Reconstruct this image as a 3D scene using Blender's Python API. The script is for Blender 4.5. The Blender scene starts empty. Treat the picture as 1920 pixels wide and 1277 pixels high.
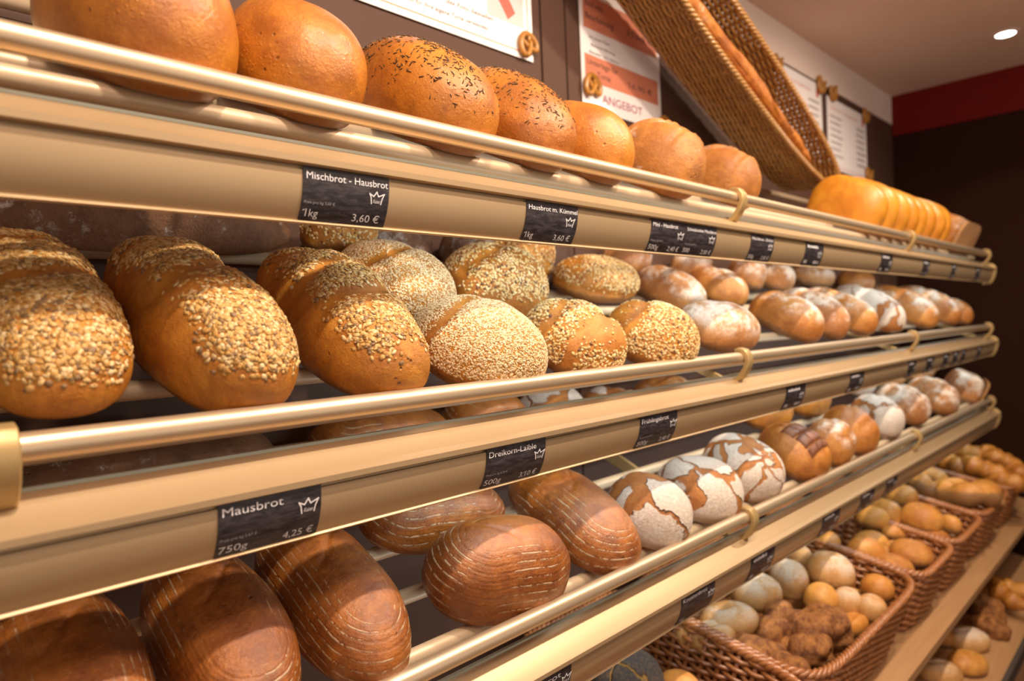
import bpy, math, random
import numpy as np
from mathutils import Matrix, Vector

# ------------------------------------------------------------------ camera, world, lights, exposure
scene = bpy.context.scene
COL = scene.collection
EYE = 1.45                      # camera height above the floor (m); x runs along the shelves, y towards the wall
RIGHT = Vector((0.70773642, -0.70523475, -0.04187026))
UP = Vector((0.04099866, -0.01816685, 0.99899403))
FWD = Vector((0.70528595, 0.70874108, -0.01605634))
cam = bpy.data.objects.new('camera', bpy.data.cameras.new('camera'))
COL.objects.link(cam)
cam.matrix_world = Matrix(((RIGHT.x, UP.x, -FWD.x, 0), (RIGHT.y, UP.y, -FWD.y, 0), (RIGHT.z, UP.z, -FWD.z, EYE), (0, 0, 0, 1)))
cam.data.sensor_width = 36.0
cam.data.lens = 24.0
cam.data.clip_start = 0.02
cam.data.dof.use_dof = True
cam.data.dof.focus_distance = 0.74
cam.data.dof.aperture_fstop = 4.0
scene.camera = cam

world = bpy.data.worlds.new('room_ambient')
scene.world = world
world.use_nodes = True
wb = world.node_tree.nodes['Background']
wb.inputs[0].default_value = (1.0, 0.85, 0.73, 1)
wb.inputs[1].default_value = 0.75

LAMP_POWER = 37.0
LAMPS = [(0.28, 0.0), (0.92, 0.0), (1.60, 0.0), (2.30, 0.0)]
for lx, ly in LAMPS:
    ld = bpy.data.lights.new('ceiling_spot', 'SPOT')
    ld.energy = LAMP_POWER; ld.color = (1.0, 0.86, 0.69); ld.shadow_soft_size = 0.022
    ld.spot_size = math.radians(125); ld.spot_blend = 0.6
    lo = bpy.data.objects.new('ceiling_spot', ld); COL.objects.link(lo)
    lo.location = (lx, ly, EYE + 0.945)
    lo.rotation_euler = (Vector((lx + 0.05, 0.62, EYE - 0.1)) - lo.location).to_track_quat('-Z', 'Y').to_euler()
# fill lights added out of view to brighten the ceiling, soffit and shelf fronts
for px, py, pe in ((0.1, -0.25, 12), (1.0, -0.25, 15)):
    pd = bpy.data.lights.new('added_fill_light', 'POINT'); pd.energy = pe; pd.color = (1.0, .83, .69); pd.shadow_soft_size = .10
    po = bpy.data.objects.new('added_fill_light', pd); COL.objects.link(po); po.location = (px, py, EYE + .80)
# cool strip lights behind each shelf fascia
for k in range(3):
    ad = bpy.data.lights.new('strip_glow', 'AREA')
    ad.shape = 'RECTANGLE'; ad.size = 2.60; ad.size_y = 0.012
    ad.energy = (3.8, 2.9, 2.4)[k]; ad.color = (0.80, 0.95, 1.0)
    ao = bpy.data.objects.new('strip_glow', ad); COL.objects.link(ao)
    ao.location = (1.740, 0.5675, EYE + 0.122 - 0.274 * k)
    ao.rotation_euler = (math.radians(72), 0, 0)      # towards the wall and a little down
vs = scene.view_settings
vs.view_transform = 'Standard'; vs.look = 'None'; vs.gamma = 1.0; vs.use_curve_mapping = False
vs.exposure = 0.12

# ------------------------------------------------------------------ node helpers
class NT:
    def __init__(s, name):
        s.m = bpy.data.materials.new(name); s.m.use_nodes = True
        s.t = s.m.node_tree; s.t.nodes.clear()
        s.out = s.t.nodes.new('ShaderNodeOutputMaterial')
    def put(s, sock, v):
        if v is None: return
        if hasattr(v, 'is_output'): s.t.links.new(v, sock)
        elif isinstance(v, (tuple, list)) and sock.type == 'RGBA' and len(v) == 3: sock.default_value = (*v, 1)
        else: sock.default_value = v
    def n(s, typ, ins=None, **props):
        nd = s.t.nodes.new('ShaderNode' + typ)
        for k, v in props.items(): setattr(nd, k, v)
        for k, v in (ins or {}).items(): s.put(nd.inputs[k], v)
        return nd
    def math(s, op, a, b=None, c=None, clamp=False):
        nd = s.n('Math', operation=op, use_clamp=clamp)
        for i, v in enumerate((a, b, c)): s.put(nd.inputs[i], v)
        return nd.outputs[0]
    def mix(s, f, a, b, blend='MIX'):
        nd = s.n('Mix', data_type='RGBA', blend_type=blend)
        s.put(nd.inputs[0], f); s.put(nd.inputs[6], a); s.put(nd.inputs[7], b)
        return nd.outputs[2]
    def ramp(s, f, a, b, to0=0.0, to1=1.0):          # smooth step from a to b
        nd = s.n('MapRange', {'Value': f, 'From Min': a, 'From Max': b, 'To Min': to0, 'To Max': to1}, interpolation_type='SMOOTHSTEP')
        return nd.outputs[0]
    def coords(s, rnd=True):
        co = s.n('TexCoord').outputs['Object']
        if rnd:
            r = s.math('MULTIPLY', s.n('ObjectInfo').outputs['Random'], 37.0)
            nd = s.n('VectorMath', operation='ADD'); s.put(nd.inputs[0], co); s.put(nd.inputs[1], r)
            return nd.outputs[0]
        return co
    def noise(s, co, scale, detail=3, rough=0.55, dist=0.0):
        return s.n('TexNoise', {'Vector': co, 'Scale': scale, 'Detail': detail, 'Roughness': rough, 'Distortion': dist}).outputs[0]
    def vor(s, co, scale, feature='F1', rnd=1.0):
        return s.n('TexVoronoi', {'Vector': co, 'Scale': scale, 'Randomness': rnd}, feature=feature).outputs['Distance']
    def bump(s, h, strength=0.5, dist=0.004, normal=None):
        return s.n('Bump', {'Height': h, 'Strength': strength, 'Distance': dist, 'Normal': normal}).outputs[0]
    def bsdf(s, col, rough=0.5, metal=0.0, normal=None, coat=0.0, coat_rough=0.15, spec=0.5, sss=0.0, emit=None, estr=0.0, trans=0.0, coat_normal=None):
        b = s.n('BsdfPrincipled', {'Base Color': col, 'Roughness': rough, 'Metallic': metal, 'Normal': normal, 'Coat Weight': coat,
                                   'Coat Roughness': coat_rough, 'Specular IOR Level': spec})
        if coat_normal is not None: s.put(b.inputs['Coat Normal'], coat_normal)
        if emit is not None: s.put(b.inputs['Emission Color'], emit); b.inputs['Emission Strength'].default_value = estr
        if trans: b.inputs['Transmission Weight'].default_value = trans
        s.t.links.new(b.outputs[0], s.out.inputs[0])
        return s.m

def plain(name, col, rough=0.5, metal=0.0, var=0.08, scale=20, spec=0.5, bump=0.0):
    m = NT(name); co = m.coords(False); nz = m.noise(co, scale, 3)
    c = m.mix(nz, tuple(x * (1 - var) for x in col), tuple(min(1, x * (1 + var)) for x in col))
    nm = m.bump(nz, bump, 0.002) if bump else None
    return m.bsdf(c, rough, metal, nm, spec=spec)

def crust(name, light, dark, rough=0.42, coat=0.0, pits=0.5, flour=0.0, flour_scale=30.0, flour_lo=0.0, flour_tint=(0.78, 0.68, 0.58),
          lines=False, cracks=0.0, crack_scale=11.0, bscale=160.0, bstr=0.35, blister=0.0, low=0.0, big=9.0):
    m = NT(name); co = m.coords(); ob = m.coords(False)
    sep = m.n('SeparateXYZ', {'Vector': ob}); z = sep.outputs[2]
    n1 = m.noise(co, big, 4, 0.6); n2 = m.noise(co, 48, 5, 0.68); n3 = m.noise(co, 210, 4, 0.7)
    f = m.math('ADD', m.math('MULTIPLY', n1, 0.48), m.math('ADD', m.math('MULTIPLY', n2, 0.34), m.math('MULTIPLY', n3, 0.18)))
    f = m.ramp(f, 0.40, 0.59)
    scorch = m.ramp(m.noise(co, 15, 5, 0.65, 0.8), 0.50, 0.66)
    col = m.mix(f, dark, light)
    sp = m.ramp(m.vor(co, 300.0), 0.22, 0.05)                       # tiny dark bran specks
    col = m.mix(m.math('MULTIPLY', scorch, 0.45), col, tuple(x * 0.62 for x in dark))
    col = m.mix(m.math('MULTIPLY', sp, 0.35), col, tuple(x * 0.45 for x in dark))
    # paler underside edge where the dough sat
    if low:
        edge = m.math('ADD', z, m.math('MULTIPLY', m.math('SUBTRACT', n2, 0.5), 0.02))
        col = m.mix(m.ramp(edge, 0.020, 0.010), col, m.mix(n3, tuple(x * .5 for x in dark), tuple(a * .45 + low for a in light)))
    pv = m.vor(co, 95.0); pit = m.math('MULTIPLY', m.ramp(pv, 0.22, 0.08), m.ramp(m.noise(co, 26, 2), 0.58, 0.68))
    col = m.mix(m.math('MULTIPLY', pit, min(1.0, pits)), col, tuple(x * 0.22 for x in dark))
    fine = m.noise(co, bscale * 1.8, 5, 0.7); mid = m.noise(co, 75, 4, 0.6)
    h = m.math('ADD', m.math('MULTIPLY', fine, 0.80), m.math('MULTIPLY', mid, 0.55))
    h = m.math('SUBTRACT', h, m.math('MULTIPLY', pit, 1.2))
    if blister:
        bv = m.ramp(m.vor(co, 210.0), 0.34, 0.05)
        bl = m.math('MULTIPLY', bv, m.ramp(m.noise(co, 14, 2), 0.42, 0.60))
        h = m.math('ADD', h, m.math('MULTIPLY', bl, 0.8 * blister))
        col = m.mix(m.math('MULTIPLY', bl, 0.5 * blister), col, tuple(min(1, x * 1.6 + 0.03) for x in light))
    rgh = rough
    if lines:
        ring = m.n('Attribute', attribute_name='ring').outputs['Fac']
        wob = m.math('MULTIPLY', m.math('SUBTRACT', m.noise(co, 15, 4, 0.6), 0.5), 0.7)
        ph = m.math('FRACT', m.math('ADD', m.math('DIVIDE', ring, 0.0088), wob))
        tri = m.math('ABSOLUTE', m.math('SUBTRACT', ph, 0.5))             # 0 mid groove .. 0.5 crest
        fl = m.math('MULTIPLY', m.ramp(tri, 0.15, 0.05), m.ramp(m.noise(co, 85, 5, 0.8), 0.44, 0.52))
        fl = m.math('MULTIPLY', fl, m.ramp(ring, 0.018, 0.034))
        fl = m.math('MULTIPLY', fl, m.ramp(m.noise(co, 16, 3), 0.42, 0.55))
        col = m.mix(m.math('MULTIPLY', m.math('MULTIPLY', m.ramp(tri, 0.24, 0.0), m.ramp(ring, 0.03, 0.05)), 0.25), col, tuple(x * 0.55 for x in dark))
        col = m.mix(m.math('MULTIPLY', fl, 0.85), col, (0.60, 0.42, 0.25))
        h = m.math('ADD', h, m.math('MULTIPLY', m.ramp(tri, 0.02, 0.3), m.ramp(ring, 0.020, 0.045, 0.02, 0.28)))
        h = m.math('ADD', h, m.math('MULTIPLY', fl, 0.5))
        rgh = m.math('ADD', rough, m.math('MULTIPLY', fl, 0.4))
    if flour:
        nf = m.noise(co, flour_scale, 6, 0.72); nb = m.noise(co, 9.0, 2)
        fm = m.math('ADD', m.math('MULTIPLY', nf, 0.75), m.math('MULTIPLY', nb, 0.5))
        fm = m.ramp(fm, 0.78 - 0.38 * flour, 0.90 - 0.30 * flour)
        fm = m.math('MULTIPLY', fm, m.ramp(z, flour_lo, flour_lo + 0.03))
        fm = m.math('MULTIPLY', fm, m.ramp(n3, 0.34, 0.56, 0.55, 1.0))
        if cracks:
            warp = m.n('VectorMath', operation='MULTIPLY_ADD')
            m.put(warp.inputs[0], m.n('TexNoise', {'Vector': co, 'Scale': 24.0, 'Detail': 4.0}).outputs['Color'])
            warp.inputs[1].default_value = (0.055,) * 3; m.put(warp.inputs[2], co)
            ve = m.vor(warp.outputs[0], crack_scale, 'DISTANCE_TO_EDGE')
            wid = m.math('MULTIPLY', m.ramp(m.noise(co, 8, 2), 0.40, 0.66), 0.30 * cracks)
            ck = m.ramp(m.math('SUBTRACT', ve, wid), 0.008, 0.035)
            fm = m.math('MULTIPLY', m.math('MAXIMUM', fm, 0.82), ck)
            fm = m.math('MULTIPLY', fm, m.ramp(nf, 0.22, 0.42, 0.72, 1.0))
            h = m.math('ADD', h, m.math('MULTIPLY', ck, 2.6))
            fm = m.math('MULTIPLY', fm, m.ramp(n3, 0.30, 0.50, 0.78, 1.0))
        col = m.mix(m.math('MULTIPLY', fm, 0.93), col, flour_tint)
        h = m.math('ADD', h, m.math('MULTIPLY', fm, 0.4))
        rgh = m.math('ADD', rgh, m.math('MULTIPLY', fm, 0.45))
    cn = m.bump(h, bstr * 0.8, 0.004)
    return m.bsdf(col, rgh, 0, m.bump(h, min(1.0, bstr * 1.5), 0.005), coat, 0.22, spec=0.4, coat_normal=cn)

M = {}
M['gold'] = None
def metal(name, col, rough, met, var=0.05):
    m = NT(name); co = m.coords(False)
    mp = m.n('Mapping', {'Vector': co}); mp.inputs['Scale'].default_value = (2, 260, 260)
    nz = m.noise(mp.outputs[0], 1.0, 3); n2 = m.noise(co, 3.0, 2)
    c = m.mix(n2, tuple(x * (1 - var) for x in col), tuple(x * (1 + var) for x in col))
    r = m.math('ADD', rough - 0.05, m.math('MULTIPLY', nz, 0.1))
    return m.bsdf(c, r, met, m.bump(nz, 0.03, 0.0005))
M['gold'] = metal('champagne_anodised_metal', (0.495, 0.342, 0.190), 0.40, 0.45)
M['tube'] = metal('satin_champagne_tube', (0.58, 0.43, 0.275), 0.42, 0.22)
M['rail'] = metal('satin_gold_rail', (0.66, 0.50, 0.33), 0.36, 0.70)
M['bracket'] = metal('cast_gold_bracket', (0.46, 0.31, 0.13), 0.42, 0.4)
M['diffuser'] = plain('frosted_strip', (0.40, 0.42, 0.34), 0.35)
M['groove'] = plain('dark_gap', (0.05, 0.035, 0.025), 0.7)
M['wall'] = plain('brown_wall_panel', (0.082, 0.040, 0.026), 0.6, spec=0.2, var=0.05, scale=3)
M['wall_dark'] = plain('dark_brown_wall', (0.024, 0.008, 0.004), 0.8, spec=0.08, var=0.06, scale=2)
M['soffit'] = plain('pale_plaster', (0.74, 0.60, 0.52), 0.8, var=0.03, scale=4)
M['ceiling'] = plain('beige_ceiling', (0.74, 0.55, 0.44), 0.85, var=0.03, scale=2)
M['red'] = plain('dark_red_paint', (0.13, 0.004, 0.002), 0.7, spec=0.15, var=0.05)
M['floor'] = plain('brown_floor_tile', (0.20, 0.105, 0.05), 0.5, var=0.12, scale=4)
M['paper'] = plain('printed_paper', (0.80, 0.72, 0.70), 0.55, var=0.02)
M['ink'] = plain('dark_ink', (0.055, 0.035, 0.04), 0.6)
M['ink_soft'] = plain('grey_ink', (0.22, 0.17, 0.17), 0.6)
M['orange_ink'] = plain('orange_ink', (0.72, 0.16, 0.05), 0.6)
M['salmon_ink'] = plain('salmon_ink', (0.62, 0.20, 0.11), 0.6)
M['magenta_ink'] = plain('magenta_ink', (0.32, 0.03, 0.10), 0.6)
M['lilac_ink'] = plain('lilac_print', (0.36, 0.32, 0.50), 0.5)
M['red_ink'] = plain('red_print', (0.55, 0.09, 0.06), 0.5)
M['grey_ink'] = plain('pale_print', (0.52, 0.44, 0.42), 0.5)
M['chalk'] = plain('chalk_lettering', (0.74, 0.70, 0.70), 0.6, var=0.1, scale=300)
M['chalk_dim'] = plain('faint_lettering', (0.36, 0.33, 0.34), 0.6, var=0.1, scale=300)
def slate():
    m = NT('slate_print'); co = m.coords()
    mp = m.n('Mapping', {'Vector': co}); mp.inputs['Scale'].default_value = (1, 4, 4)
    f = m.ramp(m.noise(mp.outputs[0], 60, 5, 0.7, 0.6), 0.35, 0.75)
    return m.bsdf(m.mix(f, (0.016, 0.011, 0.013), (0.075, 0.062, 0.068)), 0.42)
M['slate'] = slate()
def lampmat(name, col, st):
    m = NT(name); return m.bsdf(col, 0.4, emit=col, estr=st)
M['lamp'] = lampmat('lit_lens', (1.0, 0.95, 0.9), 14.0)
def wood():
    m = NT('beech_plank'); co = m.coords(False)
    mp = m.n('Mapping', {'Vector': co}); mp.inputs['Scale'].default_value = (1.5, 22, 22)
    f = m.noise(mp.outputs[0], 3.0, 4, 0.6, 0.4)
    return m.bsdf(m.mix(f, (0.34, 0.17, 0.07), (0.50, 0.28, 0.13)), 0.45)
M['wood'] = wood()
def wicker(name, a, b, c):
    m = NT(name); co = m.coords(False)
    rnd = m.n('NewGeometry').outputs['Random Per Island']
    n = m.noise(co, 24, 4, 0.6); n2 = m.noise(co, 150, 3)
    col = m.mix(n, a, b); col = m.mix(m.math('MULTIPLY', rnd, 0.55), col, c)
    return m.bsdf(col, 0.36, 0, m.bump(n2, 0.3, 0.002), coat=0.5, coat_rough=0.2)
M['wicker'] = wicker('honey_wicker', (0.33, 0.145, 0.028), (0.50, 0.255, 0.062), (0.17, 0.066, 0.013))
M['wicker_red'] = wicker('reddish_wicker', (0.33, 0.112, 0.030), (0.47, 0.19, 0.060), (0.17, 0.050, 0.014))
M['wicker_dark'] = wicker('dark_brown_wicker', (0.17, 0.068, 0.017), (0.28, 0.12, 0.032), (0.11, 0.04, 0.01))  # darker brown wicker for the stakes and base

FL = (0.80, 0.70, 0.60)
M['haus'] = crust('glossy_brown_crust', (0.60, 0.215, 0.018), (0.41, 0.118, 0.009), 0.40, 0.55, 0.7, blister=0.5, bstr=0.28, low=0.02)
M['kuemmel'] = crust('caraway_brown_crust', (0.56, 0.195, 0.017), (0.37, 0.106, 0.009), 0.40, 0.45, 0.5, blister=0.35, bstr=0.3, low=0.03)
M['torn'] = crust('torn_brown_crust', (0.52, 0.200, 0.034), (0.32, 0.105, 0.013), 0.42, 0.22, 0.5, flour=0.25, flour_scale=40, bstr=0.45)
M['seeded'] = crust('seeded_loaf_crust', (0.64, 0.255, 0.027), (0.42, 0.135, 0.013), 0.45, 0.18, 0.8, bstr=0.4, low=0.03)
M['maus'] = crust('ringed_brown_crust', (0.44, 0.140, 0.018), (0.22, 0.056, 0.007), 0.36, 0.5, 0.4, lines=True, bstr=0.34)
M['crackle'] = crust('flour_crackle_crust', (0.52, 0.20, 0.045), (0.36, 0.115, 0.022), 0.55, 0.0, 0.3, flour=1.0, flour_scale=60, cracks=0.36, crack_scale=9.5, bstr=0.6)
M['crackle_fine'] = crust('fine_crackle_crust', (0.52, 0.20, 0.045), (0.36, 0.115, 0.022), 0.55, 0.0, 0.3, flour=1.0, flour_scale=60, cracks=0.30, crack_scale=13.0, bstr=0.6)
M['floury'] = crust('floury_gold_crust', (0.54, 0.235, 0.065), (0.34, 0.120, 0.03), 0.5, 0.05, 0.4, flour=0.64, flour_scale=34, flour_lo=0.028, bstr=0.45, low=0.05)
M['dusted'] = crust('lightly_dusted_crust', (0.56, 0.235, 0.045), (0.38, 0.120, 0.018), 0.45, 0.15, 0.4, flour=0.55, flour_scale=35, flour_lo=0.045, bstr=0.4, low=0.06)
M['darkflour'] = crust('dark_floured_crust', (0.23, 0.10, 0.045), (0.12, 0.048, 0.022), 0.55, 0.05, 0.5, flour=0.42, flour_scale=55, flour_tint=(0.60, 0.52, 0.46), bstr=0.5)
M['block'] = crust('dark_block_crust', (0.25, 0.110, 0.045), (0.14, 0.052, 0.020), 0.5, 0.08, 0.5, flour=0.18, flour_scale=50, bstr=0.4)
M['golden'] = crust('golden_brioche_crust', (0.66, 0.27, 0.022), (0.54, 0.18, 0.012), 0.40, 0.2, 0.1, bstr=0.15, low=0.05)
M['roll'] = crust('golden_roll_crust', (0.62, 0.29, 0.060), (0.47, 0.17, 0.026), 0.45, 0.12, 0.2, bstr=0.22, low=0.05)
M['roll_white'] = crust('floury_roll_crust', (0.62, 0.34, 0.12), (0.48, 0.22, 0.06), 0.55, 0.0, 0.2, flour=0.60, flour_scale=20, flour_lo=0.026, flour_tint=(0.66, 0.54, 0.43), bstr=0.3)
M['crunch'] = crust('dark_walnut_roll_crust', (0.46, 0.185, 0.045), (0.17, 0.050, 0.012), 0.5, 0.12, 0.8, bstr=0.9, big=70.0, flour=0.12, flour_scale=60)
M['poppy'] = crust('poppy_seed_coat', (0.62, 0.32, 0.07), (0.50, 0.22, 0.04), 0.6, 0.0, 0.1, flour=1.0, flour_scale=300, flour_lo=-.05, flour_tint=(0.075, 0.075, 0.088), cracks=0.30, crack_scale=9.0, bstr=0.8, bscale=420.0)
M['croissant'] = crust('croissant_crust', (0.60, 0.26, 0.045), (0.36, 0.115, 0.015), 0.36, 0.3, 0.1, bstr=0.3)
M['baguette'] = crust('baguette_crust', (0.60, 0.21, 0.030), (0.33, 0.085, 0.010), 0.40, 0.2, 0.3, flour=0.15, flour_scale=40, bstr=0.45)
M['crosscut'] = crust('malt_brown_crust', (0.52, 0.200, 0.033), (0.32, 0.095, 0.013), 0.42, 0.2, 0.4, bstr=0.35, low=0.05)
M['chestnut'] = crust('chestnut_cut_crust', (0.22, 0.068, 0.022), (0.12, 0.036, 0.013), 0.42, 0.2, 0.3, bstr=0.35)
M['crumb'] = crust('cut_crumb', (0.58, 0.30, 0.12), (0.46, 0.22, 0.08), 0.8, 0.0, 0.8, bstr=0.6, bscale=240)
M['pretzel'] = plain('glazed_pretzel', (0.36, 0.15, 0.022), 0.35, var=0.3, scale=60)
def seedmat(name, cols, rough=0.5):
    m = NT(name); r = m.n('NewGeometry').outputs['Random Per Island']
    cr = m.n('ValToRGB', {'Fac': r}); e = cr.color_ramp; e.interpolation = 'CONSTANT'
    e.elements[0].color = (*cols[0][1], 1); e.elements[0].position = 0; e.elements[1].position = cols[1][0]; e.elements[1].color = (*cols[1][1], 1)
    for p, c in cols[2:]:
        x = e.elements.new(p); x.color = (*c, 1)
    return m.bsdf(cr.outputs[0], rough, spec=0.35)
M['oats'] = seedmat('oat_and_sunflower_seeds', [(0, (0.58, 0.33, 0.10)), (0.28, (0.66, 0.43, 0.17)), (0.50, (0.48, 0.24, 0.06)), (0.72, (0.26, 0.15, 0.07)), (0.86, (0.74, 0.54, 0.28))])
M['sesame'] = seedmat('sesame_seeds', [(0, (0.70, 0.50, 0.27)), (0.4, (0.78, 0.60, 0.37)), (0.75, (0.58, 0.36, 0.15))])
M['grains'] = seedmat('mixed_grain_seeds', [(0, (0.70, 0.47, 0.19)), (0.30, (0.80, 0.60, 0.32)), (0.55, (0.42, 0.20, 0.07)), (0.68, (0.14, 0.07, 0.04)), (0.76, (0.62, 0.40, 0.15))])
M['caraway'] = seedmat('caraway_seeds', [(0, (0.055, 0.028, 0.010)), (0.5, (0.095, 0.048, 0.016)), (0.85, (0.16, 0.085, 0.03))])

# ------------------------------------------------------------------ mesh helpers
def mesh_obj(name, verts, faces, mat, parent=None, smooth=True, mats=None, midx=None):
    me = bpy.data.meshes.new(name)
    me.from_pydata([tuple(map(float, v)) for v in verts], [], [tuple(int(i) for i in f) for f in faces])
    for mm in (mats or [mat]): me.materials.append(mm)
    if midx is not None: me.polygons.foreach_set('material_index', midx)
    if smooth: me.polygons.foreach_set('use_smooth', [True] * len(me.polygons))
    me.update()
    o = bpy.data.objects.new(name, me); COL.objects.link(o)
    if parent: o.parent = parent
    return o
def tag(o, label=None, cat=None, group=None, kind=None):
    if label: o['label'] = label
    if cat: o['category'] = cat
    if group: o['group'] = group
    if kind: o['kind'] = kind
    return o
def empty(name, loc, label, cat, group=None):
    o = bpy.data.objects.new(name, None); COL.objects.link(o); o.location = loc; o.empty_display_size = 0.05
    return tag(o, label, cat, group)
class MB:
    def __init__(s): s.v = []; s.f = []
    def add(s, v, f):
        k = len(s.v); s.v += [tuple(map(float, q)) for q in v]; s.f += [tuple(int(i) + k for i in q) for q in f]; return s
    def box(s, x0, x1, y0, y1, z0, z1):
        return s.add([(x, y, z) for z in (z0, z1) for y in (y0, y1) for x in (x0, x1)],
                     [(0, 2, 3, 1), (4, 5, 7, 6), (0, 1, 5, 4), (2, 6, 7, 3), (0, 4, 6, 2), (1, 3, 7, 5)])
    def prism_x(s, prof, x0, x1):                  # closed (y,z) outline extruded along x
        n = len(prof)
        v = [(x0, y, z) for y, z in prof] + [(x1, y, z) for y, z in prof]
        f = [(i, (i + 1) % n, n + (i + 1) % n, n + i) for i in range(n)] + [tuple(range(n))[::-1], tuple(range(n, 2 * n))]
        return s.add(v, f)
    def tube(s, pts, r, seg=10, closed=False, cap=True):
        pts = [Vector(p) for p in pts]; n = len(pts); rs = r if isinstance(r, (list, tuple, np.ndarray)) else [r] * n
        V = []; F = []; prev = None
        for i, p in enumerate(pts):
            a = pts[(i - 1) % n] if (closed or i) else p; b = pts[(i + 1) % n] if (closed or i < n - 1) else p
            t = (b - a).normalized()
            if prev is None:
                u = t.orthogonal().normalized()
            else:
                u = (prev - t * prev.dot(t)); u = u.normalized() if u.length > 1e-6 else t.orthogonal().normalized()
            prev = u; w = t.cross(u)
            for k in range(seg):
                an = 2 * math.pi * k / seg
                V.append(p + (u * math.cos(an) + w * math.sin(an)) * rs[i])
        for i in range(n if closed else n - 1):
            j = (i + 1) % n
            for k in range(seg):
                l = (k + 1) % seg
                F.append((i * seg + k, i * seg + l, j * seg + l, j * seg + k))
        if cap and not closed:
            F.append(tuple(range(seg))[::-1]); F.append(tuple((n - 1) * seg + k for k in range(seg)))
        return s.add(V, F)
    def build(s, name, mat, parent=None, smooth=False):
        o = mesh_obj(name, s.v, s.f, mat, parent, smooth)
        return o
def soft(o, w=0.0015, seg=2, angle=35):
    b = o.modifiers.new('bevel', 'BEVEL'); b.width = w; b.segments = seg; b.limit_method = 'ANGLE'; b.angle_limit = math.radians(angle)
    return o
def shade_auto(o, angle=40):
    me = o.data
    me.polygons.foreach_set('use_smooth', [True] * len(me.polygons))
    me.set_sharp_from_angle(angle=math.radians(angle))
    return o

# ------------------------------------------------------------------ room shell
WALL_Y = 0.955; XR = 3.42; Z = EYE
def struct(name, mb, mat):
    o = mb.build(name, mat); o['kind'] = 'structure'; return o
struct('floor', MB().box(-3.0, 3.52, -2.8, 1.10, -0.05, 0.0), M['floor'])
struct('ceiling', MB().box(-3.0, 3.52, -2.8, 1.10, Z + 0.972, Z + 1.05), M['ceiling'])
struct('wall_back', MB().box(-3.0, 1.069, WALL_Y, 1.10, 0, Z + 0.847).box(1.076, 1.150, WALL_Y, 1.10, 0, Z + 0.847).box(1.156, 3.52, WALL_Y, 1.10, 0, Z + 0.847).box(-3.0, 3.52, WALL_Y + .006, 1.10, 0, Z + 0.847), M['wall'])
struct('trim_1', MB().box(-3.0, XR, WALL_Y - 0.004, 1.10, Z + 0.847, Z + 0.972), M['soffit'])
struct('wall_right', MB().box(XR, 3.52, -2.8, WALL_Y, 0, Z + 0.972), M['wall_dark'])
struct('trim_2', MB().box(XR - 0.012, XR, -2.8, WALL_Y - 0.004, Z + 0.795, Z + 0.972), M['red'])

# ceiling downlight seen at the far right
dl = empty('ceiling_downlight', (2.98, 0.46, Z + 0.972), 'small round recessed downlight glowing in the beige ceiling', 'ceiling light')
def disc(r0, r1, z0, z1, seg=32):
    v = []; f = []
    for k in range(seg):
        a = 2 * math.pi * k / seg; v += [(r0 * math.cos(a), r0 * math.sin(a), z0), (r1 * math.cos(a), r1 * math.sin(a), z1)]
    for k in range(seg):
        l = (k + 1) % seg; f.append((2 * k, 2 * l, 2 * l + 1, 2 * k + 1))
    return v, f
b = MB(); b.add(*disc(0.030, 0.043, -0.004, -0.004)); b.add(*disc(0.043, 0.043, -0.004, 0.0)); b.add(*disc(0.030, 0.026, -0.004, 0.0))
b.build('trim_ring', M['soffit'], dl)
v, f = disc(0.030, 0.001, -0.003, -0.003); MB().add(v, f).build('lens', M['lamp'], dl)
pl = bpy.data.lights.new('downlight_glow', 'SPOT'); pl.energy = 5; pl.color = (1, .84, .66); pl.spot_size = math.radians(100); pl.shadow_soft_size = .03
plo = bpy.data.objects.new('downlight_glow', pl); COL.objects.link(plo); plo.location = (2.98, 0.46, Z + 0.955)

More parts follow.
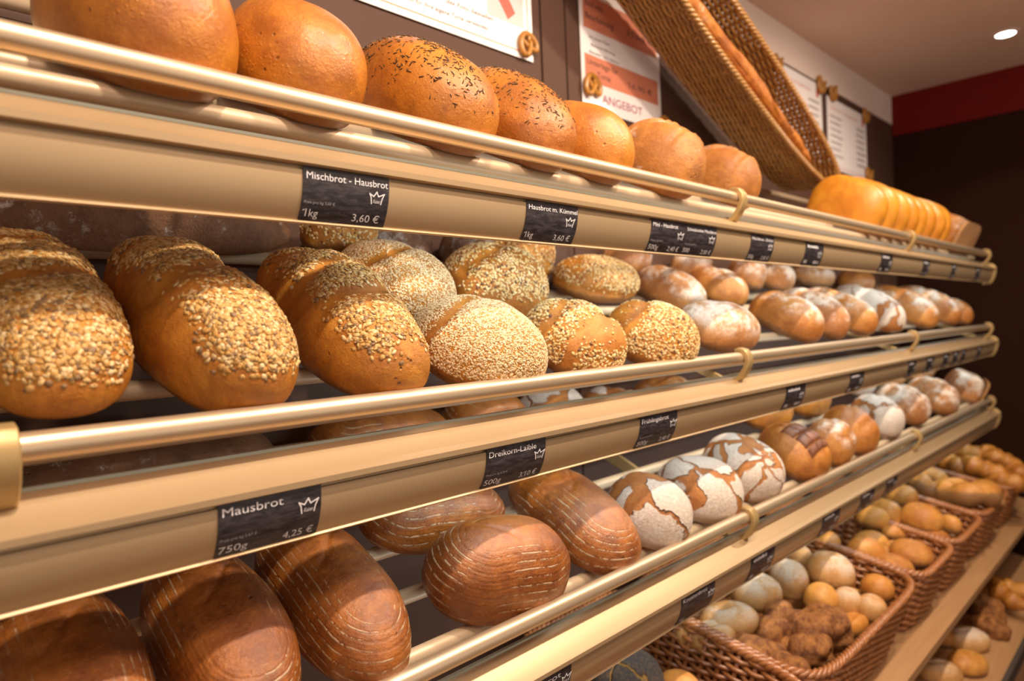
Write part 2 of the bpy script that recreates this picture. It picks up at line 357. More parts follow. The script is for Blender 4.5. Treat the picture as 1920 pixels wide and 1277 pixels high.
# ------------------------------------------------------------------ shelves
STEP = 0.274; X0S, X1S = -0.42, 3.105
TUBES = [(0.605, 0.1985), (0.676, 0.2335), (0.747, 0.2685), (0.818, 0.3035), (0.889, 0.3385)]
BR = [0.075, 1.105, 2.10, 3.065]
def fasc(v, off=0.0):                                   # v: 0 under the top lip .. 1 at the bottom lip
    y = 0.5375 + 0.0135 * v ** 2.4; z = 0.1475 - 0.0440 * v
    dy = 0.0135 * 2.4 * v ** 1.4; dz = -0.0440; l = math.hypot(dy, dz)
    return y + off * dz / l, z - off * dy / l
SHELF_LABELS = ['topmost champagne metal bread shelf carrying round brown loaves', 'middle champagne metal bread shelf carrying long seeded loaves', 'lowest champagne metal bread shelf carrying ringed and floury loaves']
for k in range(3):
    dz = Z - STEP * k
    root = empty('bread_shelf', (1.3, 0.7, dz + 0.15), SHELF_LABELS[k], 'shelf', 'tiers of bread shelving')
    def P(mb, name, mat, sm=False, bev=0):
        o = mb.build(name, mat, root, sm); o.matrix_parent_inverse = Matrix.Translation((-1.3, -0.7, -dz - 0.15))
        if bev: soft(o, bev)
        return o
    # fascia with its sloping top flange and lips
    out = [fasc(1 - i / 14) for i in range(14)] + [(0.5378, 0.1436), (0.5412, 0.1436), (0.5412, 0.1480)]
    prof = [(0.5545, 0.1005), (0.5500, 0.1000), (0.5488, 0.1012), (0.5496, 0.1026)] + out + \
           [(0.5345, 0.1478), (0.5315, 0.1492), (0.5310, 0.1545), (0.5560, 0.1672), (0.5575, 0.1690), (0.5720, 0.1765), (0.5740, 0.1745), (0.5600, 0.1640), (0.5445, 0.1520), (0.5445, 0.1450)] + \
           [(fasc(i / 14)[0] + 0.003, fasc(i / 14)[1]) for i in range(1, 15)]
    o = P(MB().prism_x([(y, z + dz) for y, z in prof], X0S, X1S), 'fascia', M['gold']); shade_auto(o, 30)
    o = P(MB().prism_x([(y, z + dz) for y, z in [(0.5715, 0.1755), (0.5715, 0.1790), (0.5760, 0.1790), (0.5760, 0.1700)]], X0S, X1S), 'light_diffuser', M['diffuser'])
    o = P(MB().prism_x([(y, z + dz) for y, z in [(0.5585, 0.112), (0.5585, 0.132), (0.5655, 0.130), (0.5655, 0.114)]], 0.43, 3.04), 'strip_light', M['diffuser'])
    cap = [(0.5300, 0.1600), (0.5420, 0.1720), (0.5760, 0.1820), (0.5760, 0.0950), (0.5520, 0.0950), (0.5440, 0.1020), (0.5350, 0.1200), (0.5300, 0.1400)]
    for xe in (X1S, X0S - 0.012):
        P(MB().prism_x([(y, z + dz) for y, z in cap], xe, xe + 0.012), 'end_cap', M['bracket'], bev=0.003)
    for ty, tz in TUBES:
        o = P(MB().tube([(X0S, ty, tz + dz), (X1S, ty, tz + dz)], 0.0092, 20), 'shelf_tube', M['tube']); shade_auto(o)
    ends = [X0S] + BR + [X1S - 0.02]
    for a, c in zip(ends[:-1], ends[1:]):
        if c - a < 0.06: continue
        o = P(MB().tube([(a, 0.555, 0.209 + dz), (c, 0.555, 0.209 + dz)], 0.0102, 24), 'guard_rail', M['rail']); shade_auto(o)
    for bx in BR:
        pts = []
        path = [(0.590, 0.172), (0.576, 0.168), (0.563, 0.170), (0.553, 0.178), (0.5445, 0.190), (0.540, 0.202), (0.5410, 0.213), (0.5465, 0.2205), (0.5550, 0.2235), (0.562, 0.2215)]
        L = []; R = []
        for i, (y, z) in enumerate(path):
            a = path[max(0, i - 1)]; c = path[min(len(path) - 1, i + 1)]
            ty, tz = c[0] - a[0], c[1] - a[1]; l = math.hypot(ty, tz)
            w = 0.0042 if 2 <= i <= 7 else 0.0032
            L.append((y - tz / l * w, z + ty / l * w + dz)); R.append((y + tz / l * w, z - ty / l * w + dz))
        o = P(MB().prism_x(L + R[::-1], bx - 0.009, bx + 0.009), 'rail_bracket', M['bracket'], bev=0.0015); shade_auto(o, 50)
        # arm that carries the tubes
        arm = [(0.585, 0.160), (0.590, 0.176), (0.950, 0.352), (0.950, 0.318)]
        P(MB().prism_x([(y, z + dz) for y, z in arm], bx - 0.004, bx + 0.004), 'support_arm', M['bracket'], bev=0.001)
    P(MB().tube([(X0S, 0.925, 0.388 + dz), (X1S, 0.925, 0.388 + dz)], 0.0092, 16), 'back_tube', M['tube'], True)

# ------------------------------------------------------------------ price tags with lettering that follows the curved fascia
def text_mesh(body, size, align='LEFT', shear=0.0):
    cu = bpy.data.curves.new('t', 'FONT'); cu.body = body; cu.size = size; cu.align_x = align; cu.shear = shear
    cu.resolution_u = 3
    ob = bpy.data.objects.new('t', cu); COL.objects.link(ob)
    dg = bpy.context.evaluated_depsgraph_get(); me = bpy.data.meshes.new_from_object(ob.evaluated_get(dg))
    v = [tuple(x.co) for x in me.vertices]; f = [tuple(p.vertices) for p in me.polygons]
    bpy.data.objects.remove(ob); bpy.data.curves.remove(cu); bpy.data.meshes.remove(me)
    if '1' in body and len(body) > 1:
        for i, ch in enumerate(body):
            if ch == '1':
                pv, _ = text_mesh(body[:i] + 'l', size) if i else text_mesh('ll', size)
                xr = max(p[0] for p in pv) if i else min(p[0] for p in pv) + .10 * size
                k = len(v); v += [(xr - .05 * size, .66 * size, 0), (xr - .05 * size, .56 * size, 0), (xr - .24 * size, .47 * size, 0), (xr - .24 * size, .55 * size, 0)]; f.append((k, k + 1, k + 2, k + 3))
    return v, f
def fit_text(body, x0, x1, y, cap, mb, align='LEFT', shear=0.0, maxw=None):
    v, f = text_mesh(body, cap / 0.72, 'LEFT', shear)
    if not v: return
    w0 = min(p[0] for p in v); w1 = max(p[0] for p in v)
    sx = 1.0
    if x1 is not None: sx = (x1 - x0) / (w1 - w0)
    mb.add([(x0 + (p[0] - w0) * sx, y + p[1], 0) for p in v], f)
def stroke(pts, w, mb, closed=False):
    n = len(pts)
    for i in range(n if closed else n - 1):
        a = Vector(pts[i]); c = Vector(pts[(i + 1) % n]); t = (c - a).normalized(); nn = Vector((-t.y, t.x)) * w / 2; e = t * w / 2
        q = [a - e + nn, a - e - nn, c + e - nn, c + e + nn]
        mb.add([(p.x, p.y, 0) for p in q], [(0, 1, 2, 3)])
def crown(cx, cy, w, mb):
    P_ = [(-.34, -.42), (-.40, .05), (-.50, .32), (-.22, .14), (-.02, .50), (.10, .16), (.50, .38), (.36, -.02), (.30, -.42)]
    stroke([(cx + a * w, cy + c_ * w * .72) for a, c_ in P_], w * .07, mb)
    fit_text('Kaiser', cx - .24 * w, cx + .26 * w, cy - .27 * w, w * .22, mb, shear=0.3)
TW, TH = 0.0885, 0.0445
PARTN = ['title_lettering', 'weight_lettering', 'price_lettering', 'crown_logo', 'unit_price_print']
def price_tag(k, x0, x1, label, lines):
    """lines(mb_chalk, mb_dim): drawn in tag units, u 0..TW to the right, v 0..TH up"""
    dz = Z - STEP * k; w = x1 - x0
    def bend(u, v, off):
        y, z = fasc(min(1, max(0, 1 - v / TH)) * 0.985 + 0.008, -off if False else off); return (x0 + u * w / TW, y, z + dz)
    o0 = bend(TW / 2, TH / 2, 0.0)
    n = 14; V = []; F = []
    for side, off in ((0, 0.0011), (1, 0.0002)):
        for i in range(n + 1):
            for j in range(3): V.append(Vector(bend(TW * j / 2, TH * i / n, off)) - Vector(o0))
    m3 = 3 * (n + 1)
    for i in range(n):
        for j in range(2):
            a = i * 3 + j; F.append((a, a + 1, a + 4, a + 3)); F.append((m3 + a, m3 + a + 3, m3 + a + 4, m3 + a + 1))
        for j in (0, 2):
            a = i * 3 + j; F.append((a, a + 3, m3 + a + 3, m3 + a))
    for i in (0, n):
        for j in range(2):
            a = i * 3 + j; F.append((a, m3 + a, m3 + a + 1, a + 1))
    t = mesh_obj('price_tag', V, F, M['slate'], smooth=False); t.location = o0
    tag(t, label, 'price tag', 'slate price tags on the shelf fascias')
    for nm, mb in zip(PARTN, lines):
        mat = M['chalk_dim'] if nm == 'unit_price_print' else M['chalk']
        if mb.v:
            mesh_obj(nm, [Vector(bend(p[0], p[1], 0.0015)) - Vector(o0) for p in mb.v], mb.f, mat, t, False)
def std(title, tx1, weight, price, perkg, px0=0.052, px1=0.081, wx1=None, crown_at=(0.075, 0.0245), cap=0.0062, crown_w=0.016):
    t, g, p, c, u = [MB() for _ in range(5)]
    if title: fit_text(title, 0.003, tx1, 0.0345, cap, t)
    if weight: fit_text(weight, 0.002, wx1 or (0.017 if len(weight) <= 3 else 0.023), 0.0035, 0.0064, g)
    if price: fit_text(price, px0, px1, 0.0030, 0.0064, p)
    if perkg: fit_text(perkg, 0.002, 0.032, 0.0140, 0.0024, u)
    if crown_at: crown(crown_at[0], crown_at[1], crown_w, c)
    return t, g, p, c, u
def scribble(seed, rows=2):
    r = random.Random(seed); t, g, p, c, u = [MB() for _ in range(5)]
    def bar(m, x, y, w, h): m.add([(x, y, 0), (x + w, y, 0), (x + w, y + h, 0), (x, y + h, 0)], [(0, 1, 2, 3)])
    x = 0.008
    while x < 0.055: w = r.uniform(.003, .006); bar(t, x, 0.034, w, r.uniform(.003, .006)); x += w + .0018
    for x in (0.006, 0.011, 0.016): bar(g, x, 0.0045, 0.0035, 0.0055)
    for x in (0.052, 0.058, 0.064, 0.073): bar(p, x, 0.0045, 0.0042, 0.0055)
    crown(0.072, 0.022, 0.018, c)
    return t, g, p, c, u
price_tag(0, 0.291, 0.379, 'slate price tag reading Mischbrot - Hausbrot 3,60 €', std('Mischbrot - Hausbrot', 0.0868, '1kg', '3,60 €', 'Preis pro kg 3,60 €', cap=0.0066))
price_tag(0, 0.567, 0.658, 'slate price tag reading Hausbrot m. Kümmel 3,60 €', std('Hausbrot m. Kümmel', 0.0868, '1kg', '3,60 €', None, cap=0.0058))
price_tag(0, 0.820, 0.9108, 'slate price tag reading Mini - Hausbrot 2,40 €', std('Mini - Hausbrot', 0.066, '500g', '2,40 €', 'Preis pro kg 4,80 €', wx1=.026, px0=.050, px1=.079))
price_tag(0, 0.9112, 1.003, 'slate price tag reading 500 2,00 €, touching the Mini - Hausbrot tag', std('Schwäbisches Mischbrot', 0.0865, '500', '2,00 €', 'Preis pro kg 4,00 €', wx1=.020, px0=.053, px1=.082, cap=0.005))
price_tag(0, 1.123, 1.212, 'slate price tag reading 500g 2,00 € right of the top shelf bracket', std('Mischbrot - Dinkel', 0.083, '500g', '2,00 €', None, cap=0.005))
price_tag(1, 0.206, 0.294, 'slate price tag reading Mausbrot 750g 4,25 €', std('Mausbrot', 0.0535, '750g', '4,25 €', 'Preis pro kg 5,67 €', px0=.056, px1=.0835, crown_at=(.0765, .0285), crown_w=.018, cap=.0072, wx1=.0255))
price_tag(1, 0.489, 0.582, 'slate price tag reading Dreikorn-Laible 500g 3,10 €', std('Dreikorn-Laible', 0.073, '500g', '3,10 €', 'Preis pro kg 6,20 €', px0=.054, px1=.080, crown_at=(.079, .0265), cap=.0066, wx1=.026))
price_tag(1, 0.774, 0.867, 'slate price tag reading Frühlingsbrot 500g 3,40 €', std('Frühlingsbrot', 0.066, '500g', '3,40 €', 'Preis pro kg 6,80 €', px0=.054, px1=.080, crown_at=(.079, .0265), cap=.0066, wx1=.026))
ORD = ['third', 'fourth', 'fifth', 'sixth', 'seventh']
for i, (a, c, lab) in enumerate([(1.355, 1.444, 'slate price tag below the right end of the wicker basket, top fascia'), (1.809, 1.895, 'blurred slate tag on the top fascia, fourth from its right end'), (2.169, 2.234, 'blurred slate tag on the top fascia, third from its right end'), (2.487, 2.54, 'blurred slate tag on the top fascia, second from its right end'), (2.815, 2.881, 'blurred slate tag at the right end of the top fascia')]):
    price_tag(0, a, c, lab, scribble(i))
for i, (a, c, lab) in enumerate([(1.242, 1.329, 'slate tag on the middle fascia, first right of Frühlingsbrot'), (1.571, 1.659, 'slate tag on the middle fascia, second right of Frühlingsbrot'), (2.0, 2.068, 'blurred slate tag on the middle fascia, third right of Frühlingsbrot'), (2.171, 2.248, 'blurred slate tag on the middle fascia, fifth from its right end'), (2.353, 2.415, 'blurred slate tag on the middle fascia, fourth from its right end'), (2.467, 2.534, 'blurred slate tag on the middle fascia, third from its right end'), (2.576, 2.634, 'blurred slate tag on the middle fascia, second from its right end'), (2.80, 2.86, 'blurred slate tag at the right end of the middle fascia')]):
    price_tag(1, a, c, lab, scribble(10 + i))
price_tag(2, 0.520, 0.611, 'slate tag cut by the bottom of the photo, ending in dbrot', std('Landbrot', 0.070, None, None, None, crown_at=(.080, .0285), cap=.0066))
price_tag(2, 0.860, 0.957, 'slate tag on the lowest fascia above the white rolls, reading Krustenbrot', std('Krustenbrot', 0.066, '1kg', None, None, crown_at=(.078, .0265), cap=.0066))
for i, (a, c, lab) in enumerate([(1.08, 1.17, 'slate tag on the lowest fascia just right of its bracket'), (1.391, 1.485, 'slate tag on the lowest fascia, second right of its bracket'), (1.612, 1.703, 'slate tag on the lowest fascia, third right of its bracket'), (1.791, 1.874, 'slate tag on the lowest fascia, fourth right of its bracket')]):
    price_tag(2, a, c, lab, scribble(30 + i))

# ------------------------------------------------------------------ loaves
def waves(seed, n, lo, hi):
    r = np.random.RandomState(seed); k = r.normal(size=(n, 3)); k /= np.linalg.norm(k, axis=1)[:, None]
    return k * r.uniform(lo, hi, (n, 1)), r.uniform(0, 6.28, n)
def lump(P, seed, lo, hi, n=9):
    k, ph = waves(seed, n, lo, hi); return np.sin(P @ k.T + ph).sum(1) / math.sqrt(n)
def loaf_grid(W, L, H, m=2.2, q=0.85, flat=0.78, nu=64, nv=32, bulge=0.33):
    th = np.linspace(0, 2 * np.pi, nu, endpoint=False); c, s = np.cos(th), np.sin(th)
    ex_ = np.sign(c) * np.abs(c) ** (2 / m); ey_ = np.sign(s) * np.abs(s) ** (2 / m)
    rows = []
    for v in np.linspace(0, 1, nv):
        if v < .12: rho = flat * (0.02 + 0.98 * v / .12); z = 0
        elif v < .34: a = (v - .12) / .22 * np.pi / 2; rho = flat + (1 - flat) * np.sin(a); z = bulge * (1 - np.cos(a))
        else: a = (v - .34) / .66 * np.pi / 2; rho = max(0.02, np.cos(a)) ** q; z = bulge + (1 - bulge) * np.sin(a) ** .92
        rows.append(np.stack([W / 2 * rho * ex_, L / 2 * rho * ey_, np.full(nu, z * H)], 1))
    return np.array(rows)                          # nv, nu, 3
def grid_normals(G):
    du = np.roll(G, -1, 1) - np.roll(G, 1, 1); dv = np.gradient(G, axis=0)
    n = np.cross(du, dv); l = np.linalg.norm(n, axis=2, keepdims=True); n = n / np.maximum(l, 1e-12)
    n[:2] = (0, 0, -1); n[-1:] = (0, 0, 1)
    return n
def grid_faces(nv, nu):
    F = []
    for i in range(nv - 1):
        for j in range(nu):
            F.append((i * nu + j, i * nu + (j + 1) % nu, (i + 1) * nu + (j + 1) % nu, (i + 1) * nu + j))
    F.append(tuple(range(nu))[::-1]); F.append(tuple((nv - 1) * nu + j for j in range(nu)))
    return F
def groove(d, w): return np.exp(-(d / w) ** 2)
ICO = None
def ico():
    global ICO
    if ICO is None:
        t = (1 + 5 ** .5) / 2
        v = np.array([(-1, t, 0), (1, t, 0), (-1, -t, 0), (1, -t, 0), (0, -1, t), (0, 1, t), (0, -1, -t), (0, 1, -t), (t, 0, -1), (t, 0, 1), (-t, 0, -1), (-t, 0, 1)], float)
        v /= np.linalg.norm(v[0])
        f = np.array([(0, 11, 5), (0, 5, 1), (0, 1, 7), (0, 7, 10), (0, 10, 11), (1, 5, 9), (5, 11, 4), (11, 10, 2), (10, 7, 6), (7, 1, 8), (3, 9, 4), (3, 4, 2), (3, 2, 6), (3, 6, 8), (3, 8, 9), (4, 9, 5), (2, 4, 11), (6, 2, 10), (8, 6, 7), (9, 8, 1)])
        ICO = v, f
    return ICO
def scatter(G, N, mask, count, size, seed, mat, parent, name='seed_topping', lift=0.3, align=None):
    """individual seeds laid on the crust; mask(P, n) -> weight"""
    r = np.random.RandomState(seed)
    nv, nu = G.shape[:2]
    A = G[:-1]; B = np.roll(G, -1, 1)[:-1]; D = G[1:]; Cc = np.roll(G, -1, 1)[1:]
    area = np.linalg.norm(np.cross(Cc - A, D - B), axis=2) / 2
    ctr = (A + B + Cc + D) / 4; nc = (N[:-1] + N[1:]) / 2
    w = area * mask(ctr.reshape(-1, 3), nc.reshape(-1, 3)).reshape(area.shape)
    p = (w / w.sum()).ravel(); idx = r.choice(len(p), count, p=p)
    i, j = np.divmod(idx, nu); a, c = r.rand(count, 1), r.rand(count, 1); j2 = (j + 1) % nu
    def lerp(X): return (X[i, j] * (1 - a) + X[i, j2] * a) * (1 - c) + (X[i + 1, j] * (1 - a) + X[i + 1, j2] * a) * c
    P = lerp(G); n = lerp(N); n /= np.linalg.norm(n, axis=1, keepdims=True)
    t = r.normal(size=(count, 3)); t -= n * (t * n).sum(1, keepdims=True); t /= np.linalg.norm(t, axis=1, keepdims=True)
    n2 = n + r.normal(size=n.shape) * 0.18; n2 /= np.linalg.norm(n2, axis=1, keepdims=True)
    t -= n2 * (t * n2).sum(1, keepdims=True); t /= np.linalg.norm(t, axis=1, keepdims=True); bt = np.cross(n2, t)
    v, f = ico(); sz = np.array(size) * r.uniform(.6, 1.35, (count, 1)) * r.uniform(.85, 1.2, (count, 3))
    V = P[:, None] + n2[:, None] * (sz[:, 2] * lift)[:, None, None] + v[None, :, 0:1] * (t * sz[:, 0:1])[:, None] + v[None, :, 1:2] * (bt * sz[:, 1:2])[:, None] + v[None, :, 2:3] * (n2 * sz[:, 2:3])[:, None]
    Fc = (f[None] + (np.arange(count) * 12)[:, None, None]).reshape(-1, 3)
    me = bpy.data.meshes.new(name); V = V.reshape(-1, 3)
    me.vertices.add(len(V)); me.vertices.foreach_set('co', V.ravel())
    me.loops.add(Fc.size); me.loops.foreach_set('vertex_index', Fc.ravel().astype(np.int32))
    me.polygons.add(len(Fc)); me.polygons.foreach_set('loop_start', np.arange(0, Fc.size, 3, dtype=np.int32))
    me.polygons.foreach_set('use_smooth', np.ones(len(Fc), bool))
    me.update(calc_edges=True); me.materials.append(mat)
    o = bpy.data.objects.new(name, me); COL.objects.link(o); o.parent = parent; o['kind'] = 'stuff'
    return o

TB = math.radians(11)
def frame(sh):
    if sh <= 3:
        O = Vector((0, .601, .2066 - STEP * (sh - 1) + Z)); E = Vector((0, .897, .4415)).normalized()
    elif sh == 4: O = Vector((0, .43, -.62 + Z)); E = Vector((0, math.cos(TB), math.sin(TB)))
    else: O = Vector((0, .44, -1.0 + Z)); E = Vector((0, math.cos(TB), math.sin(TB)))
    return O, E, Vector((1, 0, 0)).cross(E)
def place(o, sh, X, s, h=0, ang=0, tilt=0, roll=0):
    O, E, N = frame(sh); B = Matrix((Vector((1, 0, 0)), E, N)).transposed()
    R = B @ Matrix.Rotation(math.radians(ang), 3, 'Z') @ Matrix.Rotation(math.radians(tilt), 3, 'X') @ Matrix.Rotation(math.radians(roll), 3, 'Y')
    o.matrix_world = Matrix.Translation(O + Vector((X, 0, 0)) + E * s + N * h) @ R.to_4x4()
def loaf(name, label, cat, group, mat, sh, X, s, W, L, H, ang=0, h=0, tilt=0, roll=0, m=2.2, q=.85, flat=.78, res=(64, 32), disp=None, lumps=0.004, seed=None, seeds=None, bulge=.33, nofit=False):
    if sh <= 3 and not nofit:
        ca, sa = abs(math.cos(math.radians(ang))), abs(math.sin(math.radians(ang)))
        half = math.hypot(L / 2 * ca, W / 2 * sa); front = s - half
        if front < -0.036:
            if ca > .5: dlt = -0.036 - front; L -= dlt; s += dlt / 2
            else: s = -0.036 + half
    seed = seed if seed is not None else abs(hash((round(X * 1000), round(s * 1000), sh))) % 9999
    nu, nv = res
    G = loaf_grid(W, L, H, m, q, flat, nu, nv, bulge); N = grid_normals(G); P = G.reshape(-1, 3)
    d = lump(P, seed, 10, 26) * lumps + lump(P, seed + 1, 35, 75) * lumps * 0.30 + lump(P, seed + 2, 110, 240, 14) * lumps * 0.06
    d = d * np.clip(P[:, 2] / (0.25 * H), 0, 1)
    ring = None
    if disp is not None:
        dd = disp(P, W, L, H)
        if isinstance(dd, tuple): dd, ring = dd
        d = d + dd
    G = (P + N.reshape(-1, 3) * d[:, None]).reshape(G.shape); N = grid_normals(G)
    o = mesh_obj(name, G.reshape(-1, 3), grid_faces(nv, nu), mat)
    if ring is not None:
        at = o.data.attributes.new('ring', 'FLOAT', 'POINT'); at.data.foreach_set('value', ring.astype(np.float32))
    place(o, sh, X, s, h, ang, tilt, roll)
    tag(o, label, cat, group)
    if seeds:
        for (mask, cnt, size, sm) in seeds: scatter(G, N, mask, cnt, size, seed + 5, sm, o)
    return o
def top_mask(z0, z1, H, slash=None, xlim=None, patch=None):
    def f(P, n):
        w = np.clip((P[:, 2] / H - z0) / (z1 - z0), 0, 1)
        if slash is not None: w = w * np.clip(slash(P), 0, 1)
        if xlim is not None: w = w * np.clip((xlim - np.abs(P[:, 0])) / 0.012, 0, 1)
        if patch is not None: w = w * np.clip((lump(P, patch, 30, 70) + 1.3), 0.05, 1)
        return w * (n[:, 2] > -0.2)
    return f
def slashes(ys, slope=0.25, w=0.010, depth=0.006, ztop=0.45):
    def f(P, W, L, H):
        d = np.zeros(len(P))
        for y0 in ys:
            t = P[:, 1] - y0 - slope * P[:, 0] - 0.006 * np.sin(P[:, 0] * 60 + y0 * 50)
            d -= depth * groove(t, w) * np.clip((P[:, 2] / H - ztop) / .3, 0, 1)
        return d
    return f
def slash_free(ys, slope=0.25, w=0.011):
    def f(P):
        k = np.ones(len(P))
        for y0 in ys:
            t = P[:, 1] - y0 - slope * P[:, 0] - 0.006 * np.sin(P[:, 0] * 60 + y0 * 50)
            k *= 1 - groove(t, w)
        return k - 0.15
    return f
def rings(P, W, L, H):
    a = max(0, (L - W) / 2)
    d = np.hypot(P[:, 0], np.maximum(np.abs(P[:, 1]) - a, 0)); fall = H - P[:, 2]
    arc = np.sqrt(d ** 2 + (1.0 * fall) ** 2) * 1.03
    rid = 0.0003 * np.cos(2 * np.pi * arc / 0.0088) * np.clip((arc - 0.030) / 0.025, 0, 1) * (0.6 + 0.5 * lump(P, 5, 15, 40)) * (P[:, 2] > 0.006)
    crackd = -0.0025 * groove(P[:, 1] - 0.02 - 0.5 * P[:, 0] - .01 * np.sin(P[:, 0] * 90), 0.004) * np.clip((0.035 - np.abs(P[:, 0])) / .015, 0, 1) * (P[:, 2] > .7 * H)
    return -rid + crackd, arc

HI = (120, 60); ME = (56, 30); LO = (36, 18)
G1 = 'glossy brown house loaves on the top shelf'
loaf('brown_loaf', 'large glossy brown round loaf, leftmost on the top shelf', 'bread', G1, M['haus'], 1, .197, .066, .135, .205, .114, 4, res=HI, seed=3, q=.8)
loaf('brown_loaf', 'glossy brown round loaf, second from left on the top shelf', 'bread', G1, M['haus'], 1, .341, .068, .124, .19, .104, -3, res=HI, seed=11, q=.8)
def kum(seed, X, s, W, L, H, lab, cnt):
    loaf('caraway_loaf', lab, 'bread', 'caraway loaves on the top shelf', M['kuemmel'], 1, X, s, W, L, H, 0, res=HI, seed=seed,
         seeds=[(top_mask(.45, .95, H, patch=seed), cnt, (.0029, .00062, .0006), M['caraway'])])
kum(21, .514, .077, .148, .258, .109, 'brown loaf sprinkled with caraway, nearest the two round loaves', 1000)
kum(27, .658, .077, .132, .255, .107, 'brown caraway loaf behind the first caraway loaf, left of a plain one', 800)
loaf('brown_loaf', 'plain glossy brown loaf between caraway loaf and torn loaf', 'bread', G1, M['haus'], 1, .785, .045, .112, .205, .098, res=ME, seed=33)
def torn(P, W, L, H):
    up = np.clip((P[:, 2] / H - .5) / .3, 0, 1); wv = .010 * np.sin(P[:, 0] * 55 + 1) + .006 * np.sin(P[:, 1] * 80)
    t1 = P[:, 1] + .55 * P[:, 0] - .012 + wv; t2 = P[:, 1] + .2 * P[:, 0] + .035 - wv
    return up * (-.007 * groove(t1, .006) + .005 * groove(t1 - .011, .007) - .005 * groove(t2, .005) + .003 * groove(t2 + .010, .006))
loaf('torn_loaf', 'brown loaf with torn cracked top, left of the top shelf bracket', 'bread', None, M['torn'], 1, .968, .036, .118, .160, .103, res=ME, seed=41, disp=torn)
loaf('torn_loaf', 'rounded brown loaf right behind the top shelf bracket, below the basket', 'bread', None, M['torn'], 1, 1.240, .073, .115, .152, .098, res=ME, seed=47, disp=torn)

# middle shelf
GA = 'long oat crusted loaves on the middle shelf'
def aloaf(seed, X, s, W, L, H, ang, ys, lab, z0, cnt, q=.85):
    sf = slash_free(ys, .35)
    loaf('oat_crusted_loaf', lab, 'bread', GA, M['seeded'], 2, X, s, W, L, H, ang, res=HI, seed=seed, disp=slashes(ys, .35, .012, .005), q=.78, m=2.6, flat=.66, bulge=.38,
         seeds=[(top_mask(z0, z0 + .16, H, sf, W * .44, seed), cnt, (.0030, .0021, .00055), M['oats'])])
aloaf(51, .124, .138, .115, .277, .099, 0, [.06, -.03], 'long oat crusted loaf cut by the left edge of the photo', .42, 4600)
aloaf(53, .243, .110, .106, .285, .110, 6, [.085, -.015], 'long oat crusted loaf, second from left, its lit front end thick with flakes', .50, 4200)
aloaf(59, .404, .112, .128, .300, .099, 0, [.09, .025, -.04], 'long oat crusted loaf with three slashes and bare shiny front end', .58, 3300)
def seedy(name, lab, grp, mat, sm, seed, X, s, W, L, H, ang=0, cnt=2200, size=(.0024, .0014, .0008), z0=.12, ys=(), h=0, res=HI, patch=None, sh=2, m=2.3):
    sf = slash_free(ys, .3, .010) if ys else None
    loaf(name, lab, 'bread', grp, mat, sh, X, s, W, L, H, ang, h, res=res, seed=seed, disp=slashes(ys, .3, .012, .005) if ys else None, m=m,
         seeds=[(top_mask(z0, z0 + .15, H, sf, None, patch), cnt, size, sm)])
SES = (.0017, .0011, .0005)
seedy('sesame_loaf', 'sesame covered loaf behind the front sesame loaf', 'sesame loaves', M['seeded'], M['sesame'], 61, .550, .215, .150, .180, .100, 0, 11000, SES, .1, [.0])
seedy('sesame_loaf', 'sesame covered loaf resting at the middle rail', 'sesame loaves', M['seeded'], M['sesame'], 67, .566, .043, .157, .174, .087, 0, 13000, SES, .1, [.03])
GG = 'mixed grain loaves on the middle shelf'
seedy('grain_loaf', 'grain coated loaf at the middle rail, just right of the sesame loaf', GG, M['seeded'], M['grains'], 71, .742, .033, .130, .166, .091, 0, 3000, (.0025, .0016, .0009), .10, [.03, -.03], patch=71)
seedy('grain_loaf', 'grain coated loaf at the middle rail, next to the floury loaf', GG, M['seeded'], M['grains'], 73, .924, .035, .127, .159, .090, 0, 2850, (.0025, .0016, .0009), .10, [.02], patch=73)
seedy('grain_loaf', 'grain coated loaf in the second row, below the Kümmel tag', GG, M['seeded'], M['grains'], 79, .748, .225, .190, .143, .107, 0, 3000, (.0026, .0017, .001), .40, [.01], patch=79)
seedy('grain_loaf', 'grain coated loaf in the second row with bare pale base, lying crosswise', GG, M['seeded'], M['grains'], 83, 1.085, .290, .220, .130, .080, 0, 3000, (.0027, .0018, .001), .30, [], h=.006, patch=83)
seedy('grain_loaf', 'grain coated loaf at the back, its top just below the Kümmel tag', GG, M['seeded'], M['grains'], 89, .935, .355, .130, .085, .090, 0, 1350, (.0027, .0018, .001), .2, [], h=.02, res=ME)
GF = 'floury loaves on the middle shelf'
